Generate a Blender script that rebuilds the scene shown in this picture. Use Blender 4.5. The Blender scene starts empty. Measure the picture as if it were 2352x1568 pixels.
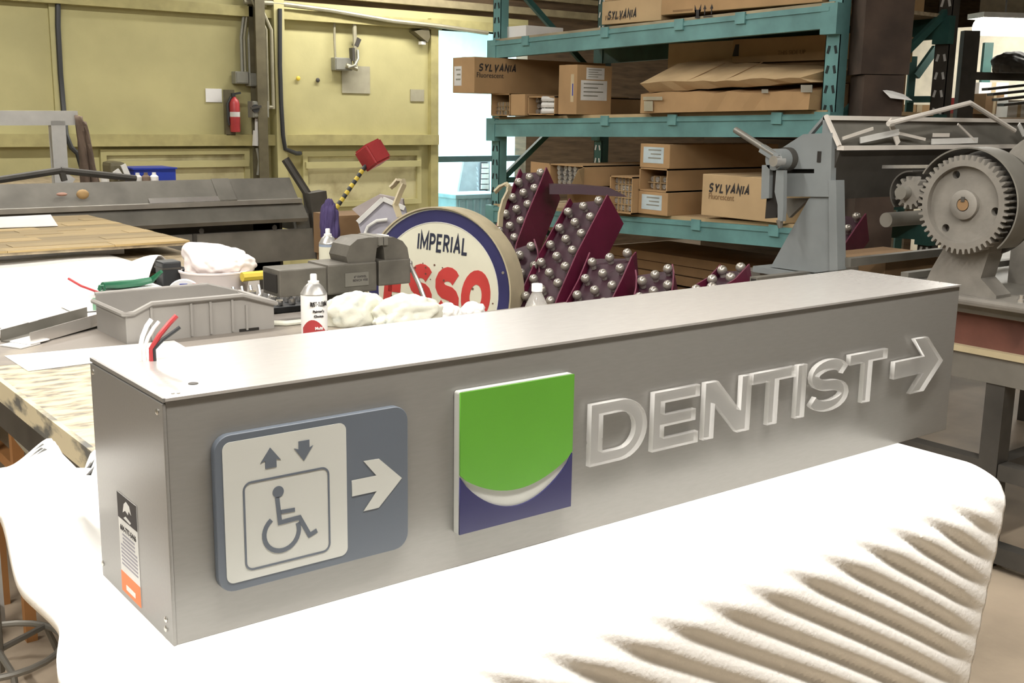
import bpy, bmesh, math, random
from mathutils import Vector, Matrix
random.seed(7)
S = bpy.context.scene
COL = S.collection
V = Vector
# ------------------------------------------------------------------ camera
FPX = 2567.35
CAM = V((-.44107, -1.22033, 1.500722))
YAW, PITCH, ROLL = -.658522, 1.369747, .0157471
RC = Matrix.Rotation(YAW, 3, 'Z') @ Matrix.Rotation(PITCH, 3, 'X') @ Matrix.Rotation(ROLL, 3, 'Z')
cd = bpy.data.cameras.new('camera'); cam = bpy.data.objects.new('camera', cd); COL.objects.link(cam)
cd.sensor_width = 36; cd.lens = 36 * FPX / 2352; cd.clip_start = .02; cd.clip_end = 100
cam.matrix_world = Matrix.Translation(CAM) @ RC.to_4x4()
S.camera = cam
# ------------------------------------------------------------------ world, exposure
S.view_settings.view_transform = 'Standard'; S.view_settings.look = 'None'
S.view_settings.exposure = 0.0; S.view_settings.gamma = 1.0; S.view_settings.use_curve_mapping = False
w = bpy.data.worlds.new('world'); S.world = w; w.use_nodes = True
w.node_tree.nodes['Background'].inputs[0].default_value = (.9, .95, 1, 1)
w.node_tree.nodes['Background'].inputs[1].default_value = .05
# ------------------------------------------------------------------ large area lights (fluorescent fixtures, built further down)
def area(name, loc, sx, sy, power, col=(1, .95, .86), rot=(0, 0, 0)):
    l = bpy.data.lights.new(name, 'AREA'); l.shape = 'RECTANGLE'; l.size = sx; l.size_y = sy; l.energy = power; l.color = col
    o = bpy.data.objects.new(name, l); COL.objects.link(o); o.location = loc; o.rotation_euler = rot
    return o
WARM = (1, .955, .89)
FIX = [  # x, y, z, length, along, power
    (.75, -.52, 2.95, 2.4, 'x', 118),
    (.3, 2.4, 3.15, 2.4, 'x', 70),
    (-1.9, .2, 3.1, 2.4, 'y', 95),
    (5.3, 7.7, 3.1, 2.4, 'x', 60),
    (1.6, 6.2, 3.3, 2.4, 'x', 80),
    (3.3, .2, 3.3, 2.4, 'x', 18),
    (3.0, 3.2, 3.35, 2.4, 'x', 16),
    (9.3, 4.2, 3.0, 2.4, 'y', 70),
]
for i, (x, y, z, L, ax, pw) in enumerate(FIX):
    area('tube_light', (x, y, z - .075), L if ax == 'x' else .16, .16 if ax == 'x' else L, pw, WARM)
area('annex_daylight', (6.9, 9.6, 2.75), 1.8, 1.2, 330, (.74, .93, 1))

# ------------------------------------------------------------------ helpers
def ray(px, py):
    return RC @ V(((px - 1176) / FPX, -(py - 784) / FPX, -1))
def P(px, py, x=None, y=None, z=None, d=None):
    """point of the place seen at a pixel of the 2352x1568 photo, on a known plane"""
    v = ray(px, py)
    t = d if d is not None else (x - CAM.x) / v.x if x is not None else (y - CAM.y) / v.y if y is not None else (z - CAM.z) / v.z
    return CAM + v * t
RIGHT = V((math.cos(YAW), math.sin(YAW), 0)); FWD = V((-math.sin(YAW), math.cos(YAW), 0)); UP = V((0, 0, 1))

def mat(name, col, rough=.6, metal=0., var=.12, scale=8., bump=0., bscale=60., col2=None, spec=.5, stretch=None, emit=0, alpha=1, thresh=None, coat=0):
    m = bpy.data.materials.new(name); m.use_nodes = True
    nt = m.node_tree; b = nt.nodes['Principled BSDF']
    b.inputs['Roughness'].default_value = rough; b.inputs['Metallic'].default_value = metal
    b.inputs['Specular IOR Level'].default_value = spec
    if coat: b.inputs['Coat Weight'].default_value = coat
    c = list(col) + [1]
    tc = nt.nodes.new('ShaderNodeTexCoord')
    mp = nt.nodes.new('ShaderNodeMapping'); nt.links.new(tc.outputs['Object'], mp.inputs[0])
    if stretch: mp.inputs['Scale'].default_value = stretch
    n = nt.nodes.new('ShaderNodeTexNoise'); n.inputs['Scale'].default_value = scale; n.inputs['Detail'].default_value = 6
    nt.links.new(mp.outputs[0], n.inputs['Vector'])
    r = nt.nodes.new('ShaderNodeValToRGB')
    lo, hi = (thresh if thresh else (.3, .7))
    r.color_ramp.elements[0].position = lo; r.color_ramp.elements[1].position = hi
    d = list(col2) + [1] if col2 else [v * (1 - var) for v in col] + [1]
    r.color_ramp.elements[0].color = d
    r.color_ramp.elements[1].color = c if col2 else [min(1, v * (1 + var)) for v in col] + [1]
    nt.links.new(n.outputs['Fac'], r.inputs[0]); nt.links.new(r.outputs[0], b.inputs['Base Color'])
    if bump:
        n2 = nt.nodes.new('ShaderNodeTexNoise'); n2.inputs['Scale'].default_value = bscale; n2.inputs['Detail'].default_value = 4
        nt.links.new(mp.outputs[0], n2.inputs['Vector'])
        bp = nt.nodes.new('ShaderNodeBump'); bp.inputs['Strength'].default_value = bump; bp.inputs['Distance'].default_value = .01
        nt.links.new(n2.outputs['Fac'], bp.inputs['Height']); nt.links.new(bp.outputs[0], b.inputs['Normal'])
    if emit:
        b.inputs['Emission Color'].default_value = c; b.inputs['Emission Strength'].default_value = emit
    if alpha < 1: b.inputs['Alpha'].default_value = alpha
    return m

class MB:
    """collects shapes in world coordinates; build() links them as ONE mesh object"""
    def __init__(s): s.b = bmesh.new()
    def box(s, x0, x1, y0, y1, z0, z1, bev=0):
        vs = [s.b.verts.new((x, y, z)) for z in (z0, z1) for y in (y0, y1) for x in (x0, x1)]
        fs = [s.b.faces.new([vs[i] for i in q]) for q in ((0, 2, 3, 1), (4, 5, 7, 6), (0, 1, 5, 4), (2, 6, 7, 3), (0, 4, 6, 2), (1, 3, 7, 5))]
        if bev:
            es = list({e for f in fs for e in f.edges}); bmesh.ops.bevel(s.b, geom=es, offset=bev, segments=2, profile=.6, affect='EDGES')
        return s
    def obox(s, c, ax, ay, az, hx, hy, hz):
        c = V(c); vs = [s.b.verts.new(c + ax * (i * hx) + ay * (j * hy) + az * (k * hz)) for k in (-1, 1) for j in (-1, 1) for i in (-1, 1)]
        for q in ((0, 2, 3, 1), (4, 5, 7, 6), (0, 1, 5, 4), (2, 6, 7, 3), (0, 4, 6, 2), (1, 3, 7, 5)): s.b.faces.new([vs[i] for i in q])
        return s
    def bar(s, a, b, wd, th, side=None):
        a, b = V(a), V(b); d = (b - a).normalized()
        u = V(side) if side is not None else (UP if abs(d.z) < .9 else V((0, 1, 0)))
        u = (u - d * u.dot(d)).normalized(); v = d.cross(u)
        return s.obox((a + b) / 2, d, u, v, (b - a).length / 2, wd / 2, th / 2)
    def prism(s, pts, ext):
        ext = V(ext); a = [s.b.verts.new(V(p)) for p in pts]; b = [s.b.verts.new(V(p) + ext) for p in pts]; n = len(a)
        s.b.faces.new(a); s.b.faces.new(b[::-1])
        for i in range(n): s.b.faces.new((a[i], b[i], b[(i + 1) % n], a[(i + 1) % n]))
        return s
    def tube(s, pts, r, seg=8, cap=True, closed=False):
        pts = [V(p) for p in pts]; n = len(pts); rings = []; u = None
        for i, p in enumerate(pts):
            if closed: t = pts[(i + 1) % n] - pts[i - 1]
            else: t = (pts[min(i + 1, n - 1)] - pts[max(i - 1, 0)])
            t.normalize()
            if u is None: u = t.orthogonal()
            u = (u - t * u.dot(t)).normalized(); v = t.cross(u)
            rr = r[i] if isinstance(r, (list, tuple)) else r
            rings.append([s.b.verts.new(p + (u * math.cos(2 * math.pi * k / seg) + v * math.sin(2 * math.pi * k / seg)) * rr) for k in range(seg)])
        for i in range(n if closed else n - 1):
            A, B = rings[i], rings[(i + 1) % n]
            for k in range(seg): s.b.faces.new((A[k], A[(k + 1) % seg], B[(k + 1) % seg], B[k]))
        if cap and not closed: s.b.faces.new(rings[0][::-1]); s.b.faces.new(rings[-1])
        return s
    def cyl(s, a, b, r, seg=20): return s.tube([a, b], r, seg)
    def lathe(s, prof, c, axis=UP, seg=28):
        c = V(c); t = V(axis).normalized(); u = t.orthogonal().normalized(); v = t.cross(u); rings = []
        for (r, h) in prof:
            rings.append([s.b.verts.new(c + t * h + (u * math.cos(2 * math.pi * k / seg) + v * math.sin(2 * math.pi * k / seg)) * max(r, 1e-4)) for k in range(seg)])
        for A, B in zip(rings, rings[1:]):
            for k in range(seg): s.b.faces.new((A[k], A[(k + 1) % seg], B[(k + 1) % seg], B[k]))
        s.b.faces.new(rings[0][::-1]); s.b.faces.new(rings[-1])
        return s
    def sphere(s, c, r, sub=2, sc=(1, 1, 1)):
        m = Matrix.Translation(V(c)) @ Matrix.Diagonal((r * sc[0], r * sc[1], r * sc[2], 1))
        bmesh.ops.create_icosphere(s.b, subdivisions=sub, radius=1, matrix=m); return s
    def grid(s, fn, nu, nv):
        g = [[s.b.verts.new(fn(i / nu, j / nv)) for j in range(nv + 1)] for i in range(nu + 1)]
        for i in range(nu):
            for j in range(nv): s.b.faces.new((g[i][j], g[i + 1][j], g[i + 1][j + 1], g[i][j + 1]))
        return s
    def mesh(s, name, smooth):
        bmesh.ops.recalc_face_normals(s.b, faces=s.b.faces)
        me = bpy.data.meshes.new(name); s.b.to_mesh(me); s.b.free()
        if smooth:
            for p in me.polygons: p.use_smooth = True
            me.set_sharp_from_angle(angle=math.radians(38))
        return me
    def build(s, name, m, parent=None, smooth=False, **tg):
        return link(s.mesh(name, smooth), name, m, parent, **tg)

def wloc(o):
    l = V((0, 0, 0))
    while o is not None: l = l + o.location; o = o.parent
    return l
def link(me, name, m, parent=None, **tg):
    """mesh in world coordinates -> object; its origin at its own base (top level) or at its thing's root"""
    if parent is None:
        xs = [v.co for v in me.vertices]
        o0 = V(((min(v.x for v in xs) + max(v.x for v in xs)) / 2, (min(v.y for v in xs) + max(v.y for v in xs)) / 2, min(v.z for v in xs)))
    else: o0 = wloc(parent)
    me.transform(Matrix.Translation(-o0))
    if m and not me.materials: me.materials.append(m)
    o = bpy.data.objects.new(name, me); COL.objects.link(o)
    if parent is None: o.location = o0
    else: o.parent = parent
    tag(o, **tg); return o
def tag(o, label=None, cat=None, group=None, kind=None):
    if label: o['label'] = label
    if cat: o['category'] = cat
    if group: o['group'] = group
    if kind: o['kind'] = kind
    return o
def thing(name, loc, label, cat, group=None):
    o = bpy.data.objects.new(name, None); COL.objects.link(o); o.location = loc; o.empty_display_size = .05
    return tag(o, label, cat, group)
def struct(mb, name, m, parent=None, smooth=False):
    return mb.build(name, m, parent, smooth, kind=None if parent else 'structure')
def inst(me, name, m, parent, loc, rot=None, scale=None, **tg):
    """shared-mesh part or thing; loc in world"""
    if m and not me.materials: me.materials.append(m)
    o = bpy.data.objects.new(name, me); COL.objects.link(o)
    o.location = V(loc) - (wloc(parent) if parent else V((0, 0, 0)))
    if parent: o.parent = parent
    if rot is not None: o.rotation_euler = rot
    if scale is not None: o.scale = scale
    return tag(o, **tg)
DG = None
def frame(o, xd, yd):
    xd = V(xd).normalized(); yd = V(yd); yd = (yd - xd * yd.dot(xd)).normalized(); zd = xd.cross(yd)
    return Matrix.Translation(V(o)) @ Matrix((xd, yd, zd)).transposed().to_4x4()
def shape(polys, depth, fr, bevel=0):
    """2D outlines (holes allowed) extruded from 0 to depth along the frame's z -> mesh in world coordinates"""
    cu = bpy.data.curves.new('s', 'CURVE'); cu.dimensions = '2D'; cu.fill_mode = 'BOTH'; cu.extrude = max(depth / 2 - bevel, 1e-5)
    if bevel: cu.bevel_depth = bevel; cu.bevel_resolution = 1; cu.offset = -bevel
    for p in polys:
        sp = cu.splines.new('POLY'); sp.points.add(len(p) - 1); sp.use_cyclic_u = True
        for q, c in zip(sp.points, p): q.co = (c[0], c[1], 0, 1)
    return _tomesh(cu, depth, fr)
def _tomesh(cu, depth, fr, center=False):
    o = bpy.data.objects.new('t', cu); COL.objects.link(o)
    bpy.context.view_layer.update()
    me = bpy.data.meshes.new_from_object(o.evaluated_get(bpy.context.evaluated_depsgraph_get()))
    bpy.data.objects.remove(o); bpy.data.curves.remove(cu)
    me.materials.clear()
    if center and me.vertices:
        ys = [v.co.y for v in me.vertices]; xs = [v.co.x for v in me.vertices]; me.transform(Matrix.Translation((-(min(xs) + max(xs)) / 2, -(min(ys) + max(ys)) / 2, 0)))
    me.transform(fr @ Matrix.Translation((0, 0, depth / 2)))
    return me
def text(st, size, fr, depth=.001, bold=0., name='lettering', m=None, parent=None, align='CENTER', sx=1, shear=0, spacing=1):
    cu = bpy.data.curves.new('t', 'FONT'); cu.body = st; cu.size = size; cu.extrude = depth / 2; cu.offset = bold * size
    cu.align_x = align; cu.align_y = 'CENTER'; cu.shear = shear; cu.space_character = spacing; cu.resolution_u = 3
    me = _tomesh(cu, depth, fr @ Matrix.Diagonal((sx, 1, 1, 1)), True)
    return link(me, name, m, parent)
def circ(cx, cy, r, n=32, a0=0, a1=2 * math.pi, end=False):
    return [(cx + r * math.cos(a0 + (a1 - a0) * i / (n if not end else n - 1)), cy + r * math.sin(a0 + (a1 - a0) * i / (n if not end else n - 1))) for i in range(n)]
def rrect(x0, y0, x1, y1, r, n=6):
    o = []
    for cx, cy, a in ((x1 - r, y1 - r, 0), (x0 + r, y1 - r, 90), (x0 + r, y0 + r, 180), (x1 - r, y0 + r, 270)):
        o += [(cx + r * math.cos(math.radians(a + 90 * i / n)), cy + r * math.sin(math.radians(a + 90 * i / n))) for i in range(n + 1)]
    return o
def stroke(pts, wd):
    """outline of an open polyline of constant width"""
    L, R_ = [], []
    for i, p in enumerate(pts):
        p = V(p)
        a = (p - V(pts[i - 1])).normalized() if i else None
        b = (V(pts[i + 1]) - p).normalized() if i < len(pts) - 1 else None
        a = a or b; b = b or a
        n = V((-(a + b).y, (a + b).x)).normalized(); k = 1 / max(.35, n.dot(V((-a.y, a.x))))
        L.append(p + n * wd / 2 * k); R_.append(p - n * wd / 2 * k)
    return [tuple(q) for q in L + R_[::-1]]

def _arc(cx, cy, rx, ry, a0, a1, n=9): return [(cx + rx * math.cos(math.radians(a0 + (a1 - a0) * i / (n - 1))), cy + ry * math.sin(math.radians(a0 + (a1 - a0) * i / (n - 1)))) for i in range(n)]
GLY = {  # width, strokes in a box of height 1
    'S': (.58, [_arc(.29, .745, .27, .245, 25, 270, 11) + _arc(.29, .255, .28, .245, 90, -155, 11)[1:]]), 'Y': (.6, [[(0, 1), (.3, .48), (.3, 0)], [(.6, 1), (.3, .48)]]), 'L': (.5, [[(0, 1), (0, 0), (.5, 0)]]),
    'V': (.62, [[(0, 1), (.31, 0), (.62, 1)]]), 'A': (.64, [[(0, 0), (.32, 1), (.64, 0)], [(.13, .32), (.51, .32)]]), 'N': (.58, [[(0, 0), (0, 1), (.58, 0), (.58, 1)]]), 'I': (0.02, [[(.01, 0), (.01, 1)]]),
    'M': (.74, [[(0, 0), (0, 1), (.37, .25), (.74, 1), (.74, 0)]]), 'P': (.5, [[(0, 0), (0, 1), (.25, 1)] + _arc(.25, .74, .25, .26, 90, -90, 9)[1:] + [(0, .48)]]), 'E': (.48, [[(.48, 1), (0, 1), (0, 0), (.48, 0)], [(0, .52), (.42, .52)]]),
    'R': (.52, [[(0, 0), (0, 1), (.25, 1)] + _arc(.25, .75, .25, .25, 90, -90, 9)[1:] + [(0, .5)], [(.24, .5), (.52, 0)]]), 'O': (.66, [_arc(.33, .5, .33, .5, 0, 360, 25)]), 'U': (.56, [[(0, 1), (0, .28)] + _arc(.28, .28, .28, .28, 180, 360, 9)[1:] + [(.56, 1)]]),
    'T': (.56, [[(0, 1), (.56, 1)], [(.28, 1), (.28, 0)]]), '-': (.25, [[(0, .45), (.25, .45)]]), ' ': (.3, [])}
def strokes(st, h, fr, wd=.2, name='lettering', m=None, parent=None, width=None, gap=.16, shear=0, depth=.0012, per=None):
    """lettering of even stroke weight, centred on the frame; wd is the weight relative to the height"""
    x = 0; out = []
    for ch in st:
        gw, ss = GLY[ch]
        out.append([[(x + wd / 2 + p[0], wd / 2 + p[1] * (1 - wd)) for p in s_] for s_ in ss]); x += gw + wd + gap
    tot = x - gap; sx = (width / h / tot) if width else 1
    obs = []; b = MB(); fr_ = fr
    def rib(b, pts):
        if len(pts) < 2: return
        closed = (V(pts[0]) - V(pts[-1])).length < 1e-4
        pl = pts[:-1] if closed else pts
        o = stroke(pl + ([pl[0], pl[1]] if closed else []), wd); n = len(o) // 2; Lf, Rg = o[:n], o[n:][::-1]
        if closed: Lf, Rg = Lf[1:-1] + [Lf[1]], Rg[1:-1] + [Rg[1]]
        f = lambda p, z: fr_ @ V((((p[0] + (p[1] - .5) * shear) - tot / 2) * h * sx, (p[1] - .5) * h, z))
        A = [[b.b.verts.new(f(p, z)) for p in (Lf[i], Rg[i]) for z in (0, depth)] for i in range(len(Lf))]
        for q, r in zip(A, A[1:]):
            b.b.faces.new((q[1], q[3], r[3], r[1])); b.b.faces.new((q[0], q[1], r[1], r[0])); b.b.faces.new((q[2], r[2], r[3], q[3]))
        for q in (A[0], A[-1]): b.b.faces.new((q[0], q[2], q[3], q[1]))
    for g in out:
        for s_ in g: rib(b, s_)
        if per and g: obs.append(b.build(name, m, parent)); b = MB()
    if not per: obs.append(b.build(name, m, parent))
    return obs
# ------------------------------------------------------------------ materials
m_wall = mat('olive_paint', (.47, .435, .215), .7, var=.1, scale=2.2, bump=.08, bscale=30)
m_wall2 = mat('olive_paint_scuffed', (.56, .52, .30), .7, scale=3.5, col2=(.30, .25, .13), thresh=(.28, .5))
m_girt = mat('girt_paint', (.40, .36, .16), .6, var=.15)
m_brown = mat('brown_board', (.10, .065, .035), .8, var=.35, scale=4, stretch=(1, 1, 8))
m_umber = mat('dark_umber', (.055, .036, .026), .85, var=.4, scale=6)
m_pale = mat('pale_enamel', (.66, .62, .57), .45)
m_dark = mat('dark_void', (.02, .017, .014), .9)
m_floor = mat('concrete', (.44, .36, .27), .55, var=.25, scale=2.5, bump=.1, bscale=40)
m_annex = mat('annex_paint', (.62, .80, .82), .7, var=.05)
m_alu = mat('satin_aluminium_shaded', (.225, .22, .208), .31, .3, var=.03, scale=40, stretch=(1, 6, 6))  # sign box sides: their shade is put into this darker colour
m_alulit = mat('satin_aluminium_lit', (.46, .445, .425), .26, .45, var=.05, scale=30, stretch=(1, 8, 8))  # same aluminium made lighter, overhead light painted into the top
m_screw = mat('screw_zinc', (.62, .60, .57), .3, .9)
m_foam = mat('white_foam', (.92, .91, .88), .75, var=.02, scale=30, bump=.12, bscale=120)
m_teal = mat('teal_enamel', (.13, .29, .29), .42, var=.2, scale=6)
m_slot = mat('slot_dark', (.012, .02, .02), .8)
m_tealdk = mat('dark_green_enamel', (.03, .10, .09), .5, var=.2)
m_card = mat('cardboard', (.40, .255, .125), .85, var=.1, scale=5)
m_card2 = mat('cardboard_pale', (.50, .36, .20), .85, var=.1, scale=5)
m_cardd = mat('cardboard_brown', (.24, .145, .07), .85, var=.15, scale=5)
m_ink = mat('black_ink', (.035, .03, .03), .7)
m_labelw = mat('label_white', (.66, .66, .64), .6)
m_tape = mat('clear_tape', (.55, .45, .30), .2)
m_silver = mat('tube_cap', (.55, .54, .52), .3, .6)
m_glasst = mat('lamp_glass', (.75, .75, .73), .2)
m_wine = mat('burgundy_paint', (.11, .007, .032), .5, var=.25, scale=5)
m_winedk = mat('burgundy_tray', (.028, .003, .012), .55, var=.25, scale=5)
m_bulb = mat('mirror_bulb', (.42, .39, .35), .28, .6)
m_steel = mat('grey_steel', (.22, .21, .185), .45, .4, var=.22, scale=5)
m_steeld = mat('dark_steel', (.075, .07, .062), .55, .3, var=.3, scale=5)
m_bright = mat('bright_steel', (.75, .73, .70), .25, .8)
m_mach = mat('machine_grey_enamel', (.21, .23, .235), .5, var=.1, scale=5)
m_cast = mat('cast_grey', (.23, .215, .19), .6, .2, var=.2, scale=9, bump=.1)
m_red = mat('red_paint', (.42, .045, .05), .4, var=.15)
m_yel = mat('yellow_paint', (.68, .52, .06), .45)
m_blk = mat('black_plastic', (.03, .033, .036), .45)
m_white = mat('white_sheet', (.86, .855, .84), .45, var=.03)
m_paper = mat('white_paper', (.85, .85, .84), .7, var=.03)
m_bench = mat('bench_top', (.23, .205, .18), .6, col2=(.42, .37, .29), scale=3.2, thresh=(.30, .45))
m_wood = mat('bench_wood', (.36, .29, .19), .8, var=.3, scale=5, stretch=(6, 1, 6))
m_wood2 = mat('stained_crate_wood', (.38, .31, .19), .8, var=.35, scale=4)
m_bin = mat('grey_plastic', (.31, .295, .275), .5, var=.06)
m_blue = mat('blue_plastic', (.02, .045, .34), .45)
m_cloth = mat('brown_cloth', (.20, .145, .11), .9, var=.2)
m_rag = mat('white_rag', (.74, .74, .64), .9, col2=(.46, .50, .46), scale=14, thresh=(.3, .42), bump=.2)
m_ragp = mat('pinkish_rag', (.88, .80, .78), .9, var=.05)
m_vise = mat('vise_iron', (.15, .14, .12), .5, .4, var=.3, scale=9, bump=.1)
m_cream = mat('enamel_cream', (.69, .68, .55), .35, var=.06, scale=6)
m_navy = mat('enamel_navy', (.035, .035, .115), .35)
m_esred = mat('enamel_red', (.52, .055, .05), .35, var=.1)
m_rim = mat('rim_tan', (.46, .40, .27), .55, var=.2, scale=6)
m_rust = mat('red_brown_machine', (.13, .05, .035), .6, var=.3)
m_rod = mat('conduit_grey', (.33, .31, .22), .5, .3)
m_ebox = mat('electrical_box_grey', (.30, .30, .26), .5, .3, var=.15)
m_col = mat('dark_column', (.12, .105, .06), .6, var=.25)
m_emit = mat('lit_tube', (1, .97, .88), .4, emit=14)
m_purple = mat('purple_cloth', (.07, .05, .15), .8)
m_bgrey = mat('sign_bluegrey', (.085, .10, .122), .45, var=.03)
m_panel = mat('sign_panel_white', (.42, .425, .395), .4, var=.03)
m_green = mat('sign_green', (.082, .265, .022), .4, var=.04)
m_snavy = mat('sign_navy', (.016, .016, .075), .35, var=.05)
m_orange = mat('label_orange', (.80, .16, .02), .5)
m_frost = mat('acrylic_edge', (.92, .90, .87), .3, var=.02)
def acrylic(name, tint, a):
    m = bpy.data.materials.new(name); m.use_nodes = True; nt = m.node_tree; b = nt.nodes['Principled BSDF']
    b.inputs['Base Color'].default_value = (*tint, 1); b.inputs['Roughness'].default_value = .08; b.inputs['Alpha'].default_value = a
    n = nt.nodes.new('ShaderNodeTexNoise'); n.inputs['Scale'].default_value = 25
    mr = nt.nodes.new('ShaderNodeMapRange'); mr.inputs['To Min'].default_value = a * .9; mr.inputs['To Max'].default_value = a * 1.1
    nt.links.new(n.outputs['Fac'], mr.inputs['Value']); nt.links.new(mr.outputs[0], b.inputs['Alpha'])
    return m
m_acr = acrylic('clear_acrylic', (.55, .55, .53), .22)
m_acre = acrylic('clear_acrylic_edge', (.74, .73, .71), .38)
m_pet = acrylic('clear_bottle', (.75, .74, .70), .35)
m_mirror = mat('glossy_panel', (.35, .42, .46), .12, .6)

# ================================================================== the shell
T = .87; YW = 8.5
struct(MB().box(-6, 16, -5, YW, -.1, 0), 'floor', m_floor)
dl, dr, dtop = P(1000, 65, y=YW).x, P(1207, 400, y=YW).x, P(1000, 65, y=YW).z
zg1, zg2 = P(570, 316, y=YW).z, P(575, 27, y=YW).z
wb = MB().box(-6, dl, YW, YW + .2, 0, zg2 + .12).box(dl, dr, YW, YW + .2, dtop, zg2 + .12)
WB = struct(wb, 'wall_back', m_wall)
struct(MB().box(dr, 16, YW, YW + .2, 0, zg2 + .12).box(-6, 16, YW, YW + .2, zg2 + .12, 4.6), 'wall_back_upper', m_brown)
struct(MB().box(-6.2, -6, -5, YW, 0, 4.6), 'wall_left', m_wall)
struct(MB().box(16, 16.2, -5, YW, 0, 4.6), 'wall_right', mat('pale_wall', (.70, .62, .48), .8))
struct(MB().box(-6, 16, -5.2, -5, 0, 4.6), 'wall_front', mat('front_wall_paint', (.34, .31, .25), .8))
struct(MB().box(-6, 16, -5, YW, 4.6, 4.7), 'ceiling', mat('ceiling_board', (.16, .125, .10), .8, var=.2))
struct(MB().box(dl - .8, dr + 1.6, YW + .2, 11.5, -.1, 0), 'floor_annex', m_floor)
struct(MB().box(dl - .8, dr + 1.6, 11.4, 11.5, 0, 3).box(dl - .9, dl - .8, YW + .2, 11.5, 0, 3).box(dr + 1.6, dr + 1.7, YW + .2, 11.5, 0, 3), 'wall_annex', m_annex)
struct(MB().box(dl - .8, dr + 1.6, YW + .2, 11.5, 3, 3.1), 'ceiling_annex', m_annex)
struct(MB().box(10.6, 10.75, 3.2, 6.2, 0, 2.45), 'wall_far', mat('far_wall_cream', (.78, .72, .58), .8))
# girts and pilasters of the back wall
struct(MB().box(-6, dl - .02, YW - .1, YW, zg1 - .07, zg1 + .03), 'trim_1', m_girt)
struct(MB().box(-6, dl + .02, YW - .09, YW, zg2 - .05, zg2 + .04), 'trim_2', m_girt)
xs = P(118, 150, y=YW).x; struct(MB().box(xs, xs + .055, YW - .03, YW, 0, zg2), 'trim_3', m_wall)
x0, x1 = P(618, 200, y=YW).x, P(641, 200, y=YW).x
struct(MB().box(x0, x1, YW - .14, YW, 0, 4.4), 'trim_4', m_wall)
struct(MB().box(dl - .09, dl, YW - .06, YW + .22, 0, dtop + .09).box(dl, dr, YW - .06, YW + .22, dtop, dtop + .09), 'trim_5', m_girt)
zb = P(1060, 366, y=YW).z
struct(MB().box(dl, dr, YW + .08, YW + .14, zb - .03, zb + .03), 'trim_6', mat('bar_dark_teal', (.05, .11, .12), .5))
struct(MB().box(-6, 9, YW - .07, YW, zg2 + .17, zg2 + .24).box(-6, 9, YW - .05, YW, zg2 + .33, zg2 + .38), 'trim_7', mat('ledger_board', (.30, .255, .15), .7, var=.2))
def panel(a, b, n, k):
    A, B = P(*a, y=YW), P(*b, y=YW); r = MB()
    r.box(A.x, B.x, YW - .05, YW, A.z - .05, A.z); r.box(A.x, B.x, YW - .05, YW, B.z, B.z + .05); r.box(A.x, A.x + .05, YW - .05, YW, B.z + .05, A.z - .05); r.box(B.x - .05, B.x, YW - .05, YW, B.z + .05, A.z - .05)
    o = struct(r, n, m_wall)
    MB().box(A.x + .05, B.x - .05, YW - .02, YW, B.z + .05, A.z - .05).build('door_panel', m_wall2, o)
    MB().box(A.x + .02, B.x - .02, YW - .075, YW - .05, A.z - .16, A.z - .10).build('rail', m_wall, o)
panel((226, 343), (572, 470), 'door_1', 1); panel((690, 347), (962, 466), 'door_2', 2)

# wall fittings -----------------------------------------------------------------
def onwall(px, py, off=.03): return P(px, py, y=YW - off)
def wallbox(name, a, b, dep, m, label, cat, lid=True, base=.0):
    A, B = onwall(*a, base), onwall(*b, base)
    t = thing(name, ((A.x + B.x) / 2, YW - base, B.z), label, cat)
    MB().box(A.x, B.x, YW - base - dep, YW - base, B.z, A.z, .006).build('body', m, t)
    if lid: MB().box(A.x + .01, B.x - .01, YW - base - dep - .008, YW - base - dep, B.z + .01, A.z - .01).build('cover', m, t)
    return t, A, B
t, A, B = wallbox('junction_box', (531, 164), (562, 193), .09, m_ebox, 'left grey junction box of the pair above the fire extinguisher', 'electrical box', base=.02)
t, A, B = wallbox('junction_box', (562, 168), (593, 199), .10, m_ebox, 'right grey junction box of the pair, beside the dark steel column', 'electrical box', base=.02)
t, A, B = wallbox('disconnect_switch', (568, 232), (606, 270), .11, m_ebox, 'grey switch box with black dial beside the red extinguisher', 'switch', base=.1)
c = onwall(586, 249, .22); MB().cyl(c, c + V((0, -.02, 0)), .035).build('dial', m_blk, t, True)
MB().bar(c + V((-.05, -.02, .0)), c + V((.05, -.02, .02)), .02, .015).build('lever', m_steeld, t)
t, A, B = wallbox('junction_box', (760, 132), (800, 163), .08, m_ebox, 'grey junction box with a metal conduit arm on the olive wall', 'electrical box')
a, b = onwall(795, 150, .1), onwall(816, 128, .08)
MB().tube([a, a + V((.1, -.02, -.03)), V((b.x, b.y, b.z - .06)), b, onwall(815, 95, .06), onwall(813, 35, .05)], .022).build('conduit', m_rod, t, True)
MB().tube([onwall(770, 132, .05), onwall(768, 90, .04), onwall(768, 40, .04)], .012).build('conduit', m_rod, t, True)
MB().tube([onwall(800, 155, .12), onwall(815, 150, .15), onwall(823, 135, .13), onwall(822, 115, .1)], .012).build('cable', m_ebox, t, True)
MB().bar(onwall(806, 125, .1), onwall(812, 125, .1), .12, .06).build('fitting', m_steeld, t)
MB().bar(onwall(815, 95, .06), onwall(823, 100, .06), .08, .06).build('fitting', m_steeld, t)
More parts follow.
